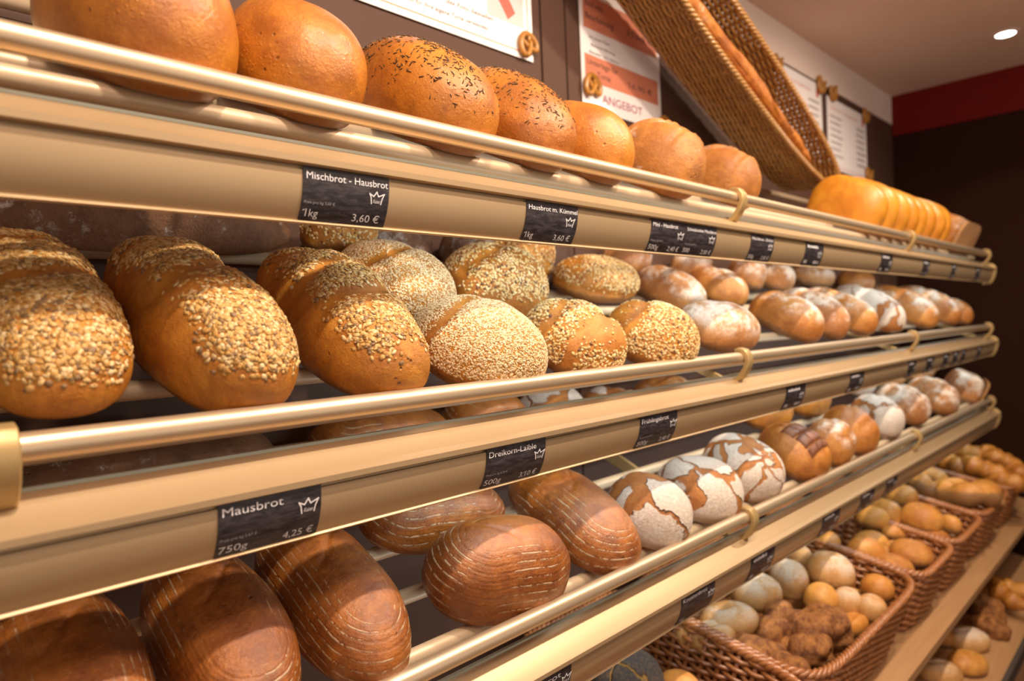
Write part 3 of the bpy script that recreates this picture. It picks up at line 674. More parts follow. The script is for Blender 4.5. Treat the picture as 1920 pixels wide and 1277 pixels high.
FLR = [
    ('floury_loaf', 'floury white topped loaf in the second row, right of the crosswise grain loaf', M['floury'], 1.299, .249, .114, .167, .079, 0, 0, 2.3),
    ('floury_loaf', 'wide floury loaf lying crosswise at the middle rail above the bracket', M['floury'], 1.205, .066, .200, .128, .075, 0, 0, 2.6),
    ('dusted_loaf', 'golden torn loaf with flour rim in the second row', M['dusted'], 1.560, .275, .140, .147, .078, 0, 0, 2.1),
    ('dusted_loaf', 'golden loaf dusted with flour, first right of the wide floury loaf', M['dusted'], 1.560, .091, .124, .176, .086, 0, 0, 2.3),
    ('floury_loaf', 'floury loaf at the middle rail, second right of the wide floury loaf', M['floury'], 1.725, .097, .106, .188, .091, 0, 0, 2.3),
    ('dusted_loaf', 'golden loaf dusted with flour, third right of the wide floury loaf', M['dusted'], 1.935, .112, .110, .210, .090, 0, 0, 2.3),
    ('crackle_loaf', 'white floured cracked loaf near the second middle bracket', M['crackle_fine'], 2.160, .118, .110, .215, .093, 0, 0, 2.2),
    ('brown_loaf', 'brown loaf with dusted back, left of three at the far right end', M['dusted'], 2.520, .124, .125, .230, .098, 0, 0, 2.4),
    ('brown_loaf', 'brown loaf with dusted back, middle of three at the far right end', M['dusted'], 2.860, .133, .128, .240, .098, 0, 0, 2.4),
    ('brown_loaf', 'brown loaf, last on the right end of the middle shelf', M['dusted'], 3.045, .090, .080, .150, .078, 0, 0, 2.4),
    ('floury_loaf', 'pale floury loaf at the back behind the golden torn loaf', M['floury'], 1.800, .330, .120, .100, .080, 0, .02, 2.2),
    ('floury_loaf', 'pale floury loaf at the back, below the fifth top tag', M['floury'], 1.960, .320, .110, .110, .078, 0, .02, 2.2),
    ('floury_loaf', 'pale long floury loaf at the back, lying crosswise below the small top tag', M['floury'], 2.250, .330, .260, .090, .065, 0, .035, 2.4),
    ('floury_loaf', 'floury loaf at the back, peeking above the crosswise grain loaf', M['floury'], 1.270, .365, .140, .075, .086, 0, .028, 2.2),
    ('floury_loaf', 'floury loaf at the back, just left of the pale floury pair', M['floury'], 1.560, .368, .150, .065, .075, 0, .025, 2.2),
    ('brown_loaf', 'dark brown loaf at the far back of the middle shelf, right end', M['crosscut'], 2.62, .320, .200, .110, .075, 0, .02, 2.3),
]
for i, (nm, lab, mt, X, s, W, L, H, ang, h, mm) in enumerate(FLR):
    loaf(nm, lab, 'bread', GF if nm == 'floury_loaf' else None, mt, 2, X, s, W, L, H, ang, h, res=ME, seed=200 + i * 7, m=mm, disp=slashes([.02], .2, .012, .004))
loaf('dark_loaf', 'long dark crusty loaf lying crosswise at the back left, under the top fascia', 'bread', None, M['block'], 2, .200, .345, .50, .095, .075, 0, .042, res=HI, seed=301, m=3.0)
seedy('grain_loaf', 'seeded loaf at the back, right of the long dark crusty loaf', GG, M['seeded'], M['grains'], 307, .535, .355, .120, .075, .085, 0, 1050, (.0024, .0016, .0009), .2, [], h=.045, res=ME)
loaf('dark_loaf', 'grey floured loaf at the back above the third oat crusted loaf', 'bread', None, M['darkflour'], 2, .655, .365, .120, .065, .070, 0, .028, res=ME, seed=311)
loaf('dark_loaf', 'grey floured loaf at the back between sesame and grain loaves', 'bread', None, M['darkflour'], 2, .805, .365, .110, .065, .072, 0, .026, res=ME, seed=313)

# lowest shelf
GM = 'ringed brown loaves on the lowest shelf'
loaf('ringed_loaf', 'dark ringed loaf in the bottom left corner of the photo', 'bread', GM, M['maus'], 3, .122, .055, .116, .25, .093, 0, res=HI, seed=401, disp=rings, m=2.3)
loaf('ringed_loaf', 'ringed brown loaf below the Mausbrot tag, with small cracks on its front', 'bread', GM, M['maus'], 3, .248, .070, .117, .25, .090, 0, res=HI, seed=403, disp=rings, m=2.3)
loaf('ringed_loaf', 'ringed brown loaf just left of the crosswise ringed loaf', 'bread', GM, M['maus'], 3, .368, .085, .116, .255, .086, 2, res=HI, seed=405, disp=rings, m=2.3)
loaf('ringed_loaf', 'ringed brown loaf lying crosswise at the lowest rail', 'bread', GM, M['maus'], 3, .572, .030, .125, .195, .104, 77, res=HI, seed=407, disp=rings, m=2.3)
loaf('ringed_loaf', 'ringed brown loaf lying crosswise behind the front crosswise one', 'bread', GM, M['maus'], 3, .570, .160, .105, .205, .082, 78, res=HI, seed=409, disp=rings, m=2.3)
loaf('ringed_loaf', 'ringed brown loaf below the Dreikorn-Laible tag, beside a white floured loaf', 'bread', GM, M['maus'], 3, .767, .080, .128, .245, .080, 0, res=HI, seed=411, disp=rings, m=2.3)
GC = 'white floured crackle loaves on the lowest shelf'
loaf('crackle_loaf', 'white floured round loaf with one broad brown crack, leftmost of three', 'bread', GC, M['crackle'], 3, .904, .038, .136, .145, .091, 20, res=HI, seed=421, m=2.1)
loaf('crackle_loaf', 'white floured round loaf with many brown cracks, middle of three', 'bread', GC, M['crackle'], 3, 1.074, .044, .147, .157, .086, 70, res=HI, seed=423, m=2.1)
loaf('crackle_loaf', 'white floured round loaf with fine cracks, beside the cross cut loaf', 'bread', GC, M['crackle_fine'], 3, 1.246, .051, .160, .166, .097, 10, res=HI, seed=427, m=2.1)
def gridcut(P, W, L, H):
    up = np.clip((P[:, 2] / H - .7) / .15, 0, 1); d = np.zeros(len(P))
    for x0 in (-.022, .004, .030): d -= .004 * groove(P[:, 0] - x0, .0035) * (np.abs(P[:, 1]) < .06)
    for y0 in (-.035, -.003, .03): d -= .004 * groove(P[:, 1] - y0, .0035) * (np.abs(P[:, 0]) < .045)
    return d * up
xc = loaf('cross_cut_loaf', 'brown loaf with dark squares cut into its top, on the lowest shelf', 'bread', None, M['crosscut'], 3, 1.462, .038, .128, .162, .094, 0, res=(80, 40), seed=431, disp=gridcut, m=2.4)
GX = loaf_grid(.128, .162, .094, 2.4, .85, .78, 80, 40)
def patch_on(root, W, L, H, m, cells, mat, name, off=.0025):
    for (xa, xb, ya, yb) in cells:
        V = []; F = []; n = 5
        for lay, o_ in ((0, off), (1, -.004)):
            for i in range(n):
                for j in range(n):
                    x = xa + (xb - xa) * i / (n - 1); y = ya + (yb - ya) * j / (n - 1)
                    r = (abs(2 * x / W) ** m + abs(2 * y / L) ** m) ** (1 / m); a = math.acos(min(1, max(0.02, r) ** (1 / .85)))
                    edge = 1.0 if 0 < i < n - 1 and 0 < j < n - 1 else 0.35
                    V.append((x, y, H * (.33 + .67 * math.sin(a) ** .92) + (o_ * edge if lay == 0 else o_)))
        N_ = n * n
        for i in range(n - 1):
            for j in range(n - 1):
                a = i * n + j; F.append((a, a + n, a + n + 1, a + 1))
        rim = [(i, 0) for i in range(n)] + [(n - 1, j) for j in range(1, n)] + [(i, n - 1) for i in range(n - 2, -1, -1)] + [(0, j) for j in range(n - 2, 0, -1)]
        for (a, c) in zip(rim, rim[1:] + rim[:1]):
            A = a[0] * n + a[1]; C = c[0] * n + c[1]; F.append((A, N_ + A, N_ + C, C))
        mesh_obj(name, V, F, mat, root)
patch_on(xc, .128, .162, .094, 2.4, [(xa, xb, ya, yb) for xa, xb in ((-.043, -.024), (-.020, .002), (.006, .028)) for ya, yb in ((-.052, -.037), (-.033, -.005), (-.001, .028))], M['chestnut'], 'dark_crust_square')
LOW = [
    ('brown_loaf', 'golden brown loaf directly right of the cross cut loaf', M['dusted'], 1.640, .030, .112, .115, .095, 0, 0, 2.2),
    ('brown_loaf', 'round brown grooved loaf, second right of the cross cut loaf', M['crosscut'], 1.800, .041, .125, .140, .099, 0, 0, 2.1),
    ('crackle_loaf', 'white cracked loaf, third right of the cross cut loaf', M['crackle'], 2.050, .055, .125, .150, .100, 0, 0, 2.2),
    ('crackle_loaf', 'white floured loaf, fourth right of the cross cut loaf', M['floury'], 2.300, .066, .127, .155, .097, 0, 0, 2.2),
    ('floury_loaf', 'floury brown loaf at the lowest rail, beside the halved loaf', M['floury'], 2.600, .055, .128, .158, .102, 0, 0, 2.2),
    ('brown_loaf', 'grainy brown loaf in the second row above the cross cut loaf', M['seeded'], 1.600, .190, .150, .130, .090, 0, .01, 2.2),
    ('brown_loaf', 'grainy brown loaf in the second row, right of the first grainy one', M['seeded'], 1.860, .200, .170, .140, .092, 0, .01, 2.2),
    ('crackle_loaf', 'white cracked loaf in the second row, far right of the lowest shelf', M['crackle'], 2.330, .215, .170, .120, .092, 0, .01, 2.2),
    ('floury_loaf', 'floury loaf in the second row behind the floury brown loaf', M['floury'], 2.640, .220, .170, .120, .092, 0, .01, 2.2),
    ('brown_loaf', 'pale brown loaf at the back below the Frühlingsbrot tag', M['dusted'], 1.330, .300, .200, .120, .085, 0, .01, 2.2),
    ('crackle_loaf', 'white cracked loaf at the back, under the right side of the Frühlingsbrot tag', M['crackle'], 1.120, .290, .150, .120, .085, 0, .005, 2.2),
]
for i, (nm, lab, mt, X, s, W, L, H, ang, h, mm) in enumerate(LOW):
    loaf(nm, lab, 'bread', None, mt, 3, X, s, W, L, H, ang, h, res=ME, seed=500 + i * 7, m=mm, disp=slashes([.02, -.03], .2, .010, .004))
def half_loaf(lab, sh, X, s, W, L, H, ang, h, top, cut):
    """box loaf with a cut face at +x"""
    root = loaf('halved_loaf', lab, 'bread', None, top, sh, X, s, W, L, H, ang, h, res=(48, 24), m=5, q=.35, flat=.92, bulge=.3, lumps=.002)
    G = loaf_grid(W, L, H, 5, .35, .92, 48, 24, .3)
    ys = [(p[1] * .93, p[2]) for row in G for p in row if abs(p[0] - row[:, 0].max()) < 1e-9]
    n = 20; V = []
    for i in range(n + 1):
        a = math.pi * i / n
        V.append((W / 2 - .004, -math.copysign(abs(math.cos(a)) ** .45, math.cos(a)) * L * .44, .012 + math.sin(a) ** .4 * (H - .018)))
    V2 = [(x + .008, y, z) for x, y, z in V]; k = n + 1
    F = [tuple(range(k, 2 * k))] + [(i, i + 1, k + i + 1, k + i) for i in range(n)] + [(n, 0, k, 2 * k - 1)]
    mesh_obj('cut_face', V2 if False else V + V2, F, cut, root, False)
    return root
half_loaf('halved loaf showing its pale crumb, last on the lowest shelf', 3, 2.985, .045, .115, .115, .10, -62, 0, M['floury'], M['crumb'])
half_loaf('halved pale loaf lying behind the last halved loaf', 3, 2.93, .205, .20, .11, .085, 0, .01, M['floury'], M['crumb'])
# back row seen through the gap above the lowest shelf
loaf('dark_loaf', 'long dark block loaf at the back of the lowest shelf, seen above the middle fascia', 'bread', None, M['block'], 3, .150, .335, .54, .100, .085, 0, .01, res=HI, seed=601, m=4, q=.5)
loaf('ringed_loaf', 'ringed loaf at the back, seen through the gap under the third oat crusted loaf', 'bread', GM, M['maus'], 3, .590, .330, .110, .24, .085, 84, .01, res=HI, seed=603, disp=rings, m=2.3)
loaf('ringed_loaf', 'ringed loaf at the back, seen through the gap under the sesame loaf', 'bread', GM, M['maus'], 3, .800, .325, .110, .16, .085, 84, .01, res=HI, seed=607, disp=rings, m=2.3)
loaf('crackle_loaf', 'white cracked loaf at the back, seen through the gap under the first grain loaf', 'bread', None, M['crackle'], 3, .965, .320, .140, .130, .092, 0, .005, res=ME, seed=609)

# golden ridged loaves and the halved block at the far end of the top shelf
for i in range(8):
    X = 1.90 + i * .0920
    nm = ['first', 'second', 'third', 'fourth', 'fifth', 'sixth', 'seventh', 'eighth'][i]
    loaf('golden_loaf', f'golden milk loaf, {nm} from the wicker basket in the row of eight', 'bread', 'row of golden milk loaves on the top shelf', M['golden'], 1, X,   .075, .0935, .200, .132, 0, res=(48, 28), m=2.7, q=.72, flat=.82, seed=700 + i, lumps=.003, bulge=.40)
half_loaf('brown halved block loaf at the right end of the top shelf', 1, 2.835, .055, .13, .30, .118, -90, 0, M['dusted'], M['crumb'])

# ------------------------------------------------------------------ woven baskets
def sup(a, b_, m, th): c, s = math.cos(th), math.sin(th); return a * math.copysign(abs(c) ** (2 / m), c), b_ * math.copysign(abs(s) ** (2 / m), s)
def weave(rim, bot, depth, m, rows, stakes, r, rim_r, mats, root, seg=5, sub=4, handles=None):
    """local frame: opening towards +z at z=0, base at z=-depth. rim/bot = half sizes"""
    # even spacing along the outline
    def ring(f, off, n):
        a = rim[0] + (bot[0] - rim[0]) * f; b_ = rim[1] + (bot[1] - rim[1]) * f
        dense = [sup(a, b_, m, 2 * math.pi * i / 720) for i in range(721)]
        L = [0]
        for p, q in zip(dense, dense[1:]): L.append(L[-1] + math.hypot(q[0] - p[0], q[1] - p[1]))
        out = []; j = 0
        for i in range(n):
            t = L[-1] * i / n
            while L[j + 1] < t: j += 1
            u = (t - L[j]) / max(1e-9, L[j + 1] - L[j]); p = dense[j]; q = dense[j + 1]
            x, y = p[0] + (q[0] - p[0]) * u, p[1] + (q[1] - p[1]) * u
            tx, ty = q[0] - p[0], q[1] - p[1]; l = math.hypot(tx, ty) or 1
            out.append((x, y, ty / l, -tx / l))
        return out
    n = stakes * sub; mb = MB()
    for k in range(rows):
        f = (k + .5) / rows; pts = []
        for i, (x, y, nx, ny) in enumerate(ring(f, 0, n)):
            o_ = r * 1.25 * math.cos(math.pi * i / sub + math.pi * (k % 2))
            pts.append((x + nx * o_, y + ny * o_, -depth * f + (random.Random(k * 977 + i).random() - .5) * r * .5))
        mb.tube(pts, r, seg, closed=True)
    mb.build('woven_side', mats[0], root, True)
    sb = MB()
    for i in range(stakes):
        pts = []
        for f in (0, .33, .66, 1):
            x, y, nx, ny = ring(f, 0, n)[i * sub]; pts.append((x - nx * 0, y, -depth * f))
        sb.tube(pts, r * 1.15, 5)
    sb.build('stakes', mats[1], root, True)
    rb = MB(); N_ = max(160, stakes * 6); base = ring(0, 0, N_)
    turns = int(N_ / 7)
    for ph in range(3):
        pts = []
        for i, (x, y, nx, ny) in enumerate(base):
            a = 2 * math.pi * (turns * i / N_ + ph / 3); pts.append((x + nx * rim_r * .75 * math.cos(a), y + ny * rim_r * .75 * math.cos(a), rim_r * .5 + rim_r * .75 * math.sin(a)))
        rb.tube(pts, rim_r * .8, 6, closed=True)
    rb.build('braided_rim', mats[2], root, True)
    bb = MB(); B = ring(1, 0, 80)
    V = [(x, y, -depth) for x, y, *_ in B] + [(x, y, -depth - .006) for x, y, *_ in B]
    bb.add(V, [tuple(range(80)), tuple(range(80, 160))[::-1]] + [(i, (i + 1) % 80, 80 + (i + 1) % 80, 80 + i) for i in range(80)])
    bb.build('base', mats[1], root)

# tall basket lying on its side against the wall, full of baguettes
AX = math.radians(22.5)
u = Vector((-math.cos(AX), 0, math.sin(AX))); w = Vector((0, -1, 0)); vv = w.cross(u)
if vv.z < 0: vv = -vv; u = -u
bk = empty('baguette_basket', (0, 0, 0), 'long honey coloured wicker basket leaning on the wall above the top shelf', 'basket')
BC = Vector((2.095, .735, Z + .372)) + Vector((-math.cos(AX), 0, math.sin(AX))) * .55 + vv * .018
bk.matrix_world = Matrix.Translation(BC) @ Matrix((u, vv, w)).transposed().to_4x4()
weave((.55, .078), (.52, .054), .135, 2.4, 22, 64, .0040, .0055, (M['wicker'], M['wicker_dark'], M['wicker']), bk)
for i, (du, dv, rz, Lb, lab) in enumerate([(-.02, -.036, 1, .86, 'long crusty baguette lying lowest in the wicker basket'), (.05, .012, -1, .82, 'long crusty baguette lying behind the first in the wicker basket')]):
    o = loaf('baguette', lab, 'bread', 'baguettes in the wicker basket', M['baguette'], 1, 0, 0, .046, Lb, .042, res=(48, 24), seed=800 + i, m=2.2, lumps=.004, disp=slashes([k * .11 - .33 for k in range(7)], .9, .012, .006), nofit=True)
    o.matrix_world = Matrix.Translation(BC + u * du + vv * dv - w * (.070 - .012 * i)) @ (Matrix((vv, u, -w)).transposed() if Matrix((vv, u, -w)).determinant() > 0 else Matrix((vv, -u, -w)).transposed()).to_4x4() @ Matrix.Rotation(math.radians(rz), 4, 'Z')
    if (o.matrix_world.to_3x3() @ Vector((0, 0, 1))).dot(w) < 0:
        o.matrix_world = o.matrix_world @ Matrix.Rotation(math.pi, 4, 'Y')

# rectangular baskets on the wooden plank
O4, E4, N4 = frame(4)
BX = [0.800, 1.125, 1.745, 2.055, 2.385, 2.790, 3.130]
BLAB = ['wicker basket holding a poppy seed loaf, nearest the camera', 'wide wicker basket of floury rolls and dark walnut rolls', 'wicker basket with flat bottomed brown rolls, third from the camera',
        'wicker basket of smooth golden rolls beside the twisted rings', 'wicker basket of twisted ring rolls', 'wicker basket of croissants, last in the row']
for i, x0 in enumerate(BX[:-1]):
    root = empty('bread_basket', (0, 0, 0), BLAB[i], 'basket', 'wicker bread baskets on the plank')
    bw = BX[i + 1] - x0; c = O4 + Vector((x0 + bw / 2, 0, 0)) + E4 * .222
    root.matrix_world = Matrix.Translation(c) @ Matrix((Vector((1, 0, 0)), E4, N4)).transposed().to_4x4()
    weave((bw / 2 - .005, .195), (bw / 2 - .022, .172), .150, 7, 17, int(40 * (bw + .41) / .72), .0045, .0062, (M['wicker_red'], M['wicker_red'], M['wicker_red']), root)
PZ = -.157
wp = MB()
c0 = O4 + N4 * PZ + Vector((0, -.002, 0))
root = empty('display_plank', tuple(c0 + Vector((1.7, .2, 0))), 'sloping beech plank carrying the row of wicker baskets', 'shelf')
V = []
for x in (-.4, XR - .05):
    for e_, n_ in ((-.012, 0), (.50, 0), (.50, -.028), (-.012, -.028)):
        p = c0 + E4 * e_ + N4 * n_; V.append((x, p.y, p.z))
o = MB().add(V, [(0, 1, 5, 4), (1, 2, 6, 5), (2, 3, 7, 6), (3, 0, 4, 7), (0, 3, 2, 1), (4, 5, 6, 7)]).build('board', M['wood'], root)
o.matrix_parent_inverse = root.matrix_world.inverted() if False else Matrix.Translation(-Vector(root.location))
for xs in (0.0, 1.1, 2.2, 3.3):
    o = MB().box(xs - .012, xs + .012, .860, .884, 0, c0.z + .055).build('support_post', M['wood'], root); o.matrix_parent_inverse = Matrix.Translation(-Vector(root.location))

# ------------------------------------------------------------------ rolls in the baskets
def roll(kind, lab, X, s, W, L, H, ang=0, h=-.03, tilt=0, roll_=0, sh=4, grp=None, cat='roll', seed=None):
    spec = {'white': ('floury_roll', M['roll_white']), 'gold': ('golden_roll', M['roll']), 'walnut': ('walnut_roll', M['crunch']), 'flat': ('brown_roll', M['dusted']), 'poppy': ('poppy_seed_loaf', M['poppy'])}[kind]
    nm, mt = spec
    dp = None
    if kind == 'white' or (kind == 'gold' and int(X * 1000) % 3 == 0):
        dp = lambda P, W_, L_, H_: -.006 * groove(P[:, 0] + .004 * np.sin(P[:, 1] * 70), .006) * np.clip((P[:, 2] / H_ - .6) / .3, 0, 1) * np.clip(1.2 - np.abs(P[:, 1]) / (L_ * .42), 0, 1)
    if kind == 'walnut':
        dp = lambda P, W_, L_, H_: lump(P, int(X * 991) + 3, 60, 130) * .0068 + lump(P, int(X * 77) + 9, 150, 320, 14) * .0022 + np.abs(lump(P, int(X * 313), 25, 60)) * .007
    return loaf(nm, lab, cat, grp, mt, sh, X, s, W, L, H, ang, h, tilt, roll_, res=(44, 24) if kind != 'walnut' else (72, 40), disp=dp, m=2.1, lumps=.0025, seed=seed)
ROLLS = [
    ('poppy', 'large grey poppy seed loaf under the lowest fascia, cut by the bottom of the photo', 0.890, 0.234, 0.131, 0.115, 0.096, 0, -0.050, 4),
    ('gold', 'golden roll beside the poppy seed loaf, cut by the bottom of the photo', 0.949, 0.176, 0.079, 0.080, 0.059, 60, -0.040, 4),
    ('white', 'largest white floury roll in the wide basket, half in shade', 1.217, 0.229, 0.078, 0.124, 0.055, 60, -0.030, 4),
    ('white', 'slim white roll lying in front of the largest white roll', 1.153, 0.229, 0.058, 0.097, 0.049, 60, -0.040, 4),
    ('white', 'white floury roll behind the largest white roll, below the lowest fascia', 1.344, 0.233, 0.082, 0.105, 0.063, 60, -0.020, 4),
    ('white', 'white roll end at the left edge of the wide basket', 1.137, 0.271, 0.047, 0.054, 0.040, 60, -0.040, 4),
    ('walnut', 'dark knobbly walnut roll with split top, beside the slim white roll', 1.169, 0.168, 0.070, 0.063, 0.048, 0, -0.040, 4),
    ('walnut', 'dark walnut roll, smooth and oval, just right of the largest white roll', 1.267, 0.155, 0.047, 0.071, 0.041, 60, -0.030, 4),
    ('walnut', 'dark walnut roll, topmost of the knobbly heap', 1.313, 0.113, 0.061, 0.074, 0.050, 30, -0.010, 4),
    ('walnut', 'dark walnut roll in the middle of the heap, front side', 1.266, 0.081, 0.064, 0.070, 0.047, 10, -0.030, 4),
    ('walnut', 'dark walnut roll at the front of the heap, cut by the photo bottom', 1.174, 0.106, 0.062, 0.079, 0.043, 20, -0.040, 4),
    ('walnut', 'dark walnut roll at the right side of the heap by the basket rim', 1.360, 0.079, 0.053, 0.058, 0.056, -30, -0.030, 4),
    ('walnut', 'dark walnut roll low between the heap and the split one', 1.265, 0.145, 0.053, 0.059, 0.038, 30, -0.060, 4),
    ('walnut', 'dark walnut roll behind the topmost one, next to the split floury roll', 1.326, 0.172, 0.061, 0.048, 0.043, 0, -0.030, 4),
    ('white', 'split floury roll at the middle of the wide basket', 1.477, 0.223, 0.089, 0.087, 0.072, 20, -0.030, 4),
    ('white', 'big floury roll with white flour patch at the back of the wide basket', 1.569, 0.169, 0.095, 0.099, 0.065, 40, -0.010, 4),
    ('gold', 'golden roll with torn top, left of the flour banded roll', 1.466, 0.148, 0.074, 0.064, 0.053, 0, -0.030, 4),
    ('white', 'round golden roll with a white flour band', 1.503, 0.107, 0.067, 0.058, 0.051, 0, -0.030, 4),
    ('gold', 'smooth golden roll near the right rim of the wide basket, rearmost', 1.610, 0.080, 0.064, 0.067, 0.050, -20, -0.020, 4),
    ('white', 'golden roll with flour on its right side at the front rim of the wide basket', 1.525, 0.064, 0.061, 0.057, 0.047, 0, -0.030, 4),
    ('gold', 'pointed golden roll at the front right corner of the wide basket', 1.446, 0.077, 0.051, 0.103, 0.036, 80, -0.040, 4),
    ('white', 'small pale roll at the back left of the wide basket', 1.622, 0.258, 0.057, 0.054, 0.044, 0, -0.020, 4),
    ('gold', 'golden roll peeking between the big floury roll and the split one', 1.566, 0.212, 0.056, 0.062, 0.043, 20, -0.040, 4),
    ('gold', 'golden roll with a crease at the left of the third basket', 1.798, 0.165, 0.072, 0.094, 0.057, 40, -0.020, 4),
    ('flat', 'flat bottomed brown roll turned face up at the right of the third basket', 1.857, 0.081, 0.091, 0.098, 0.051, 20, -0.005, 4),
    ('flat', 'second flat bottomed brown roll, below the first at the front rim', 1.786, 0.097, 0.083, 0.097, 0.050, 60, -0.030, 4),
    ('gold', 'greyish golden roll in the back shade of the third basket', 1.768, 0.247, 0.075, 0.068, 0.049, 0, -0.020, 4),
    ('gold', 'oval golden roll at the far left of the fourth basket', 2.051, 0.229, 0.069, 0.088, 0.056, 20, -0.020, 4),
    ('gold', 'oval golden roll standing beside the far left one, fourth basket', 2.104, 0.211, 0.068, 0.089, 0.063, -10, -0.010, 4),
    ('gold', 'largest smooth golden roll in the middle of the fourth basket', 2.116, 0.126, 0.099, 0.106, 0.066, 0, 0.000, 4),
    ('gold', 'slim pointed roll at the right rim of the fourth basket', 2.192, 0.073, 0.044, 0.065, 0.049, -10, -0.010, 4),
    ('flat', 'greyish flat roll at the front rim of the fourth basket', 2.104, 0.094, 0.090, 0.100, 0.045, 30, -0.030, 4),
    ('gold', 'golden roll half in the shade, at the back of the fourth basket', 2.314, 0.235, 0.090, 0.102, 0.060, 10, -0.010, 4),
    ('gold', 'small golden roll lying on the divider of the fourth basket', 2.062, 0.167, 0.057, 0.092, 0.037, 60, -0.030, 4),
    ('white', 'long floury roll with split top in the lower tier', 2.33, .060, .085, .135, .055, 55, 0, 5),
    ('white', 'white roll end in the lower tier, under the beech plank edge', 2.66, .105, .06, .09, .05, 30, 0, 5),
    ('gold', 'golden roll in the lower tier, lowest at the photo bottom', 2.185, .030, .08, .11, .05, 60, 0, 5),
    ('white', 'pale pointed roll in the lower tier, second lowest', 2.07, .075, .07, .12, .05, 40, 0, 5),
    ('flat', 'brown roll in the lower tier, behind the long floury roll', 2.28, .130, .08, .10, .05, 20, 0, 5),
    ('walnut', 'dark seeded roll in the lower tier, right of the long floury roll', 2.49, .040, .09, .11, .06, 50, 0, 5),
    ('walnut', 'dark seeded roll in the lower tier, above the other dark seeded one', 2.60, .065, .085, .10, .06, 20, 0, 5),
    ('gold', 'golden roll half buried under the flat bottomed rolls, left front of the third basket', 1.815, 0.125, .08, .10, .055, 30, -.075, 4),
    ('gold', 'golden roll lying low at the back right of the third basket', 1.960, 0.200, .08, .11, .06, 70, -.065, 4),
    ('gold', 'golden roll lying low in the middle of the third basket', 1.880, 0.165, .08, .10, .06, 10, -.060, 4),
    ('flat', 'brown roll lying low along the right side of the third basket', 1.980, 0.125, .075, .11, .055, 0, -.065, 4),
    ('gold', 'golden roll lying low at the back right of the fourth basket', 2.300, 0.150, .085, .11, .06, 20, -.065, 4),
    ('gold', 'golden roll half buried at the right front of the fourth basket', 2.290, 0.125, .08, .10, .055, 60, -.060, 4),
    ('gold', 'golden roll under the largest smooth one, left side of the fourth basket', 2.130, 0.125, .075, .10, .055, 40, -.080, 4),
    ('flat', 'brown roll lying low at the back of the wide basket, beside the big floury roll', 1.665, 0.190, .085, .10, .055, 20, -.060, 4),
    ('gold', 'golden roll lying low at the right side of the wide basket, behind the walnut heap', 1.600, 0.125, .075, .09, .055, 50, -.075, 4),
    ('walnut', 'dark walnut roll lying deep at the front of the wide basket, left of the heap', 1.215, 0.125, .08, .09, .06, 15, -.075, 4),
    ('walnut', 'dark walnut roll lying deep at the front of the wide basket, right of the heap', 1.330, 0.125, .08, .09, .06, 45, -.080, 4),
    ('walnut', 'dark walnut roll lying deep in the wide basket, under the flour marked roll', 1.430, 0.125, .08, .09, .06, 25, -.080, 4),
    ('gold', 'golden roll under the twisted ring rolls, left of their basket', 2.470, 0.190, .09, .12, .06, 30, -.080, 4),
    ('gold', 'golden roll under the twisted ring rolls, right of their basket', 2.680, 0.180, .09, .12, .06, 10, -.070, 4),
]
NAMES = {'white': 'floury rolls', 'gold': 'golden rolls', 'walnut': 'walnut rolls', 'flat': 'brown rolls', 'poppy': None}
for kd, lab, X, s_, W_, L_, H_, an, hh, shx in ROLLS:
    roll(kd, lab, X, s_, W_, L_, H_, an, hh, sh=shx, grp=NAMES[kd], seed=int(X * 977 + s_ * 3331))
def bent_roll(name, lab, grp, X, s_, h, R_, r, arc, ridges, mat, ang=0, tilt=0, sh=4, twist=0.0):
    n = 72; mb = MB(); pts = []; rs = []
    for i in range(n):
        t = i / (n - 1); a = math.radians(arc) * (t - .5); k = math.sin(math.pi * t)
        env = 1.0 if arc >= 355 else (.22 + .78 * k ** .7)
        rr = r * env * (1 + .10 * math.cos(2 * math.pi * ridges * t) + .05 * math.sin(11 * t))
        pts.append((R_ * math.sin(a), R_ * (math.cos(a) - (0 if arc >= 300 else .75)), twist * math.sin(2 * math.pi * ridges / 2 * t))); rs.append(rr)
    if arc >= 355: mb.tube(pts[:-1], rs[:-1], 20, closed=True)
    else: mb.tube(pts, rs, 20)
    o = mb.build(name, mat, None, True); tag(o, lab, 'pastry', grp)
    place(o, sh, X, s_, h + r * .8, ang, tilt); return o
GT = 'twisted ring rolls'
bent_roll('twisted_ring_roll', 'large golden twisted ring roll, rear one of its basket', GT, 2.56, .215, -.015, .062, .034, 360, 6, M['roll'], 20, 8, twist=.008)
bent_roll('twisted_ring_roll', 'large golden twisted ring roll resting at the front of its basket', GT, 2.525, .100, -.005, .058, .036, 360, 5, M['roll'], -15, -14, twist=.008)
bent_roll('twisted_roll', 'golden crescent roll in the far lower corner of the ring roll basket', None, 2.63, .070, -.02, .06, .030, 150, 4, M['roll'], 40, 0)
GK = 'croissants in the last basket'
for i, (X, s_, h, an, lab) in enumerate([(2.93, .215, -.02, 60, 'croissant at the back left of the croissant basket'), (2.90, .130, .00, 75, 'large croissant in the middle front of the croissant basket'), (2.90, .055, -.02, 110, 'croissant at the front rim of the croissant basket'),
        (3.05, .230, .015, 80, 'croissant on top at the back of the croissant basket'), (3.05, .120, .02, 50, 'croissant on top, rightmost of the croissant basket'), (3.04, .050, -.005, 20, 'croissant at the front right corner of the croissant basket')]):
    bent_roll('croissant', lab, GK, X, s_, h, .075, .036, 150, 5, M['croissant'], an, 0)
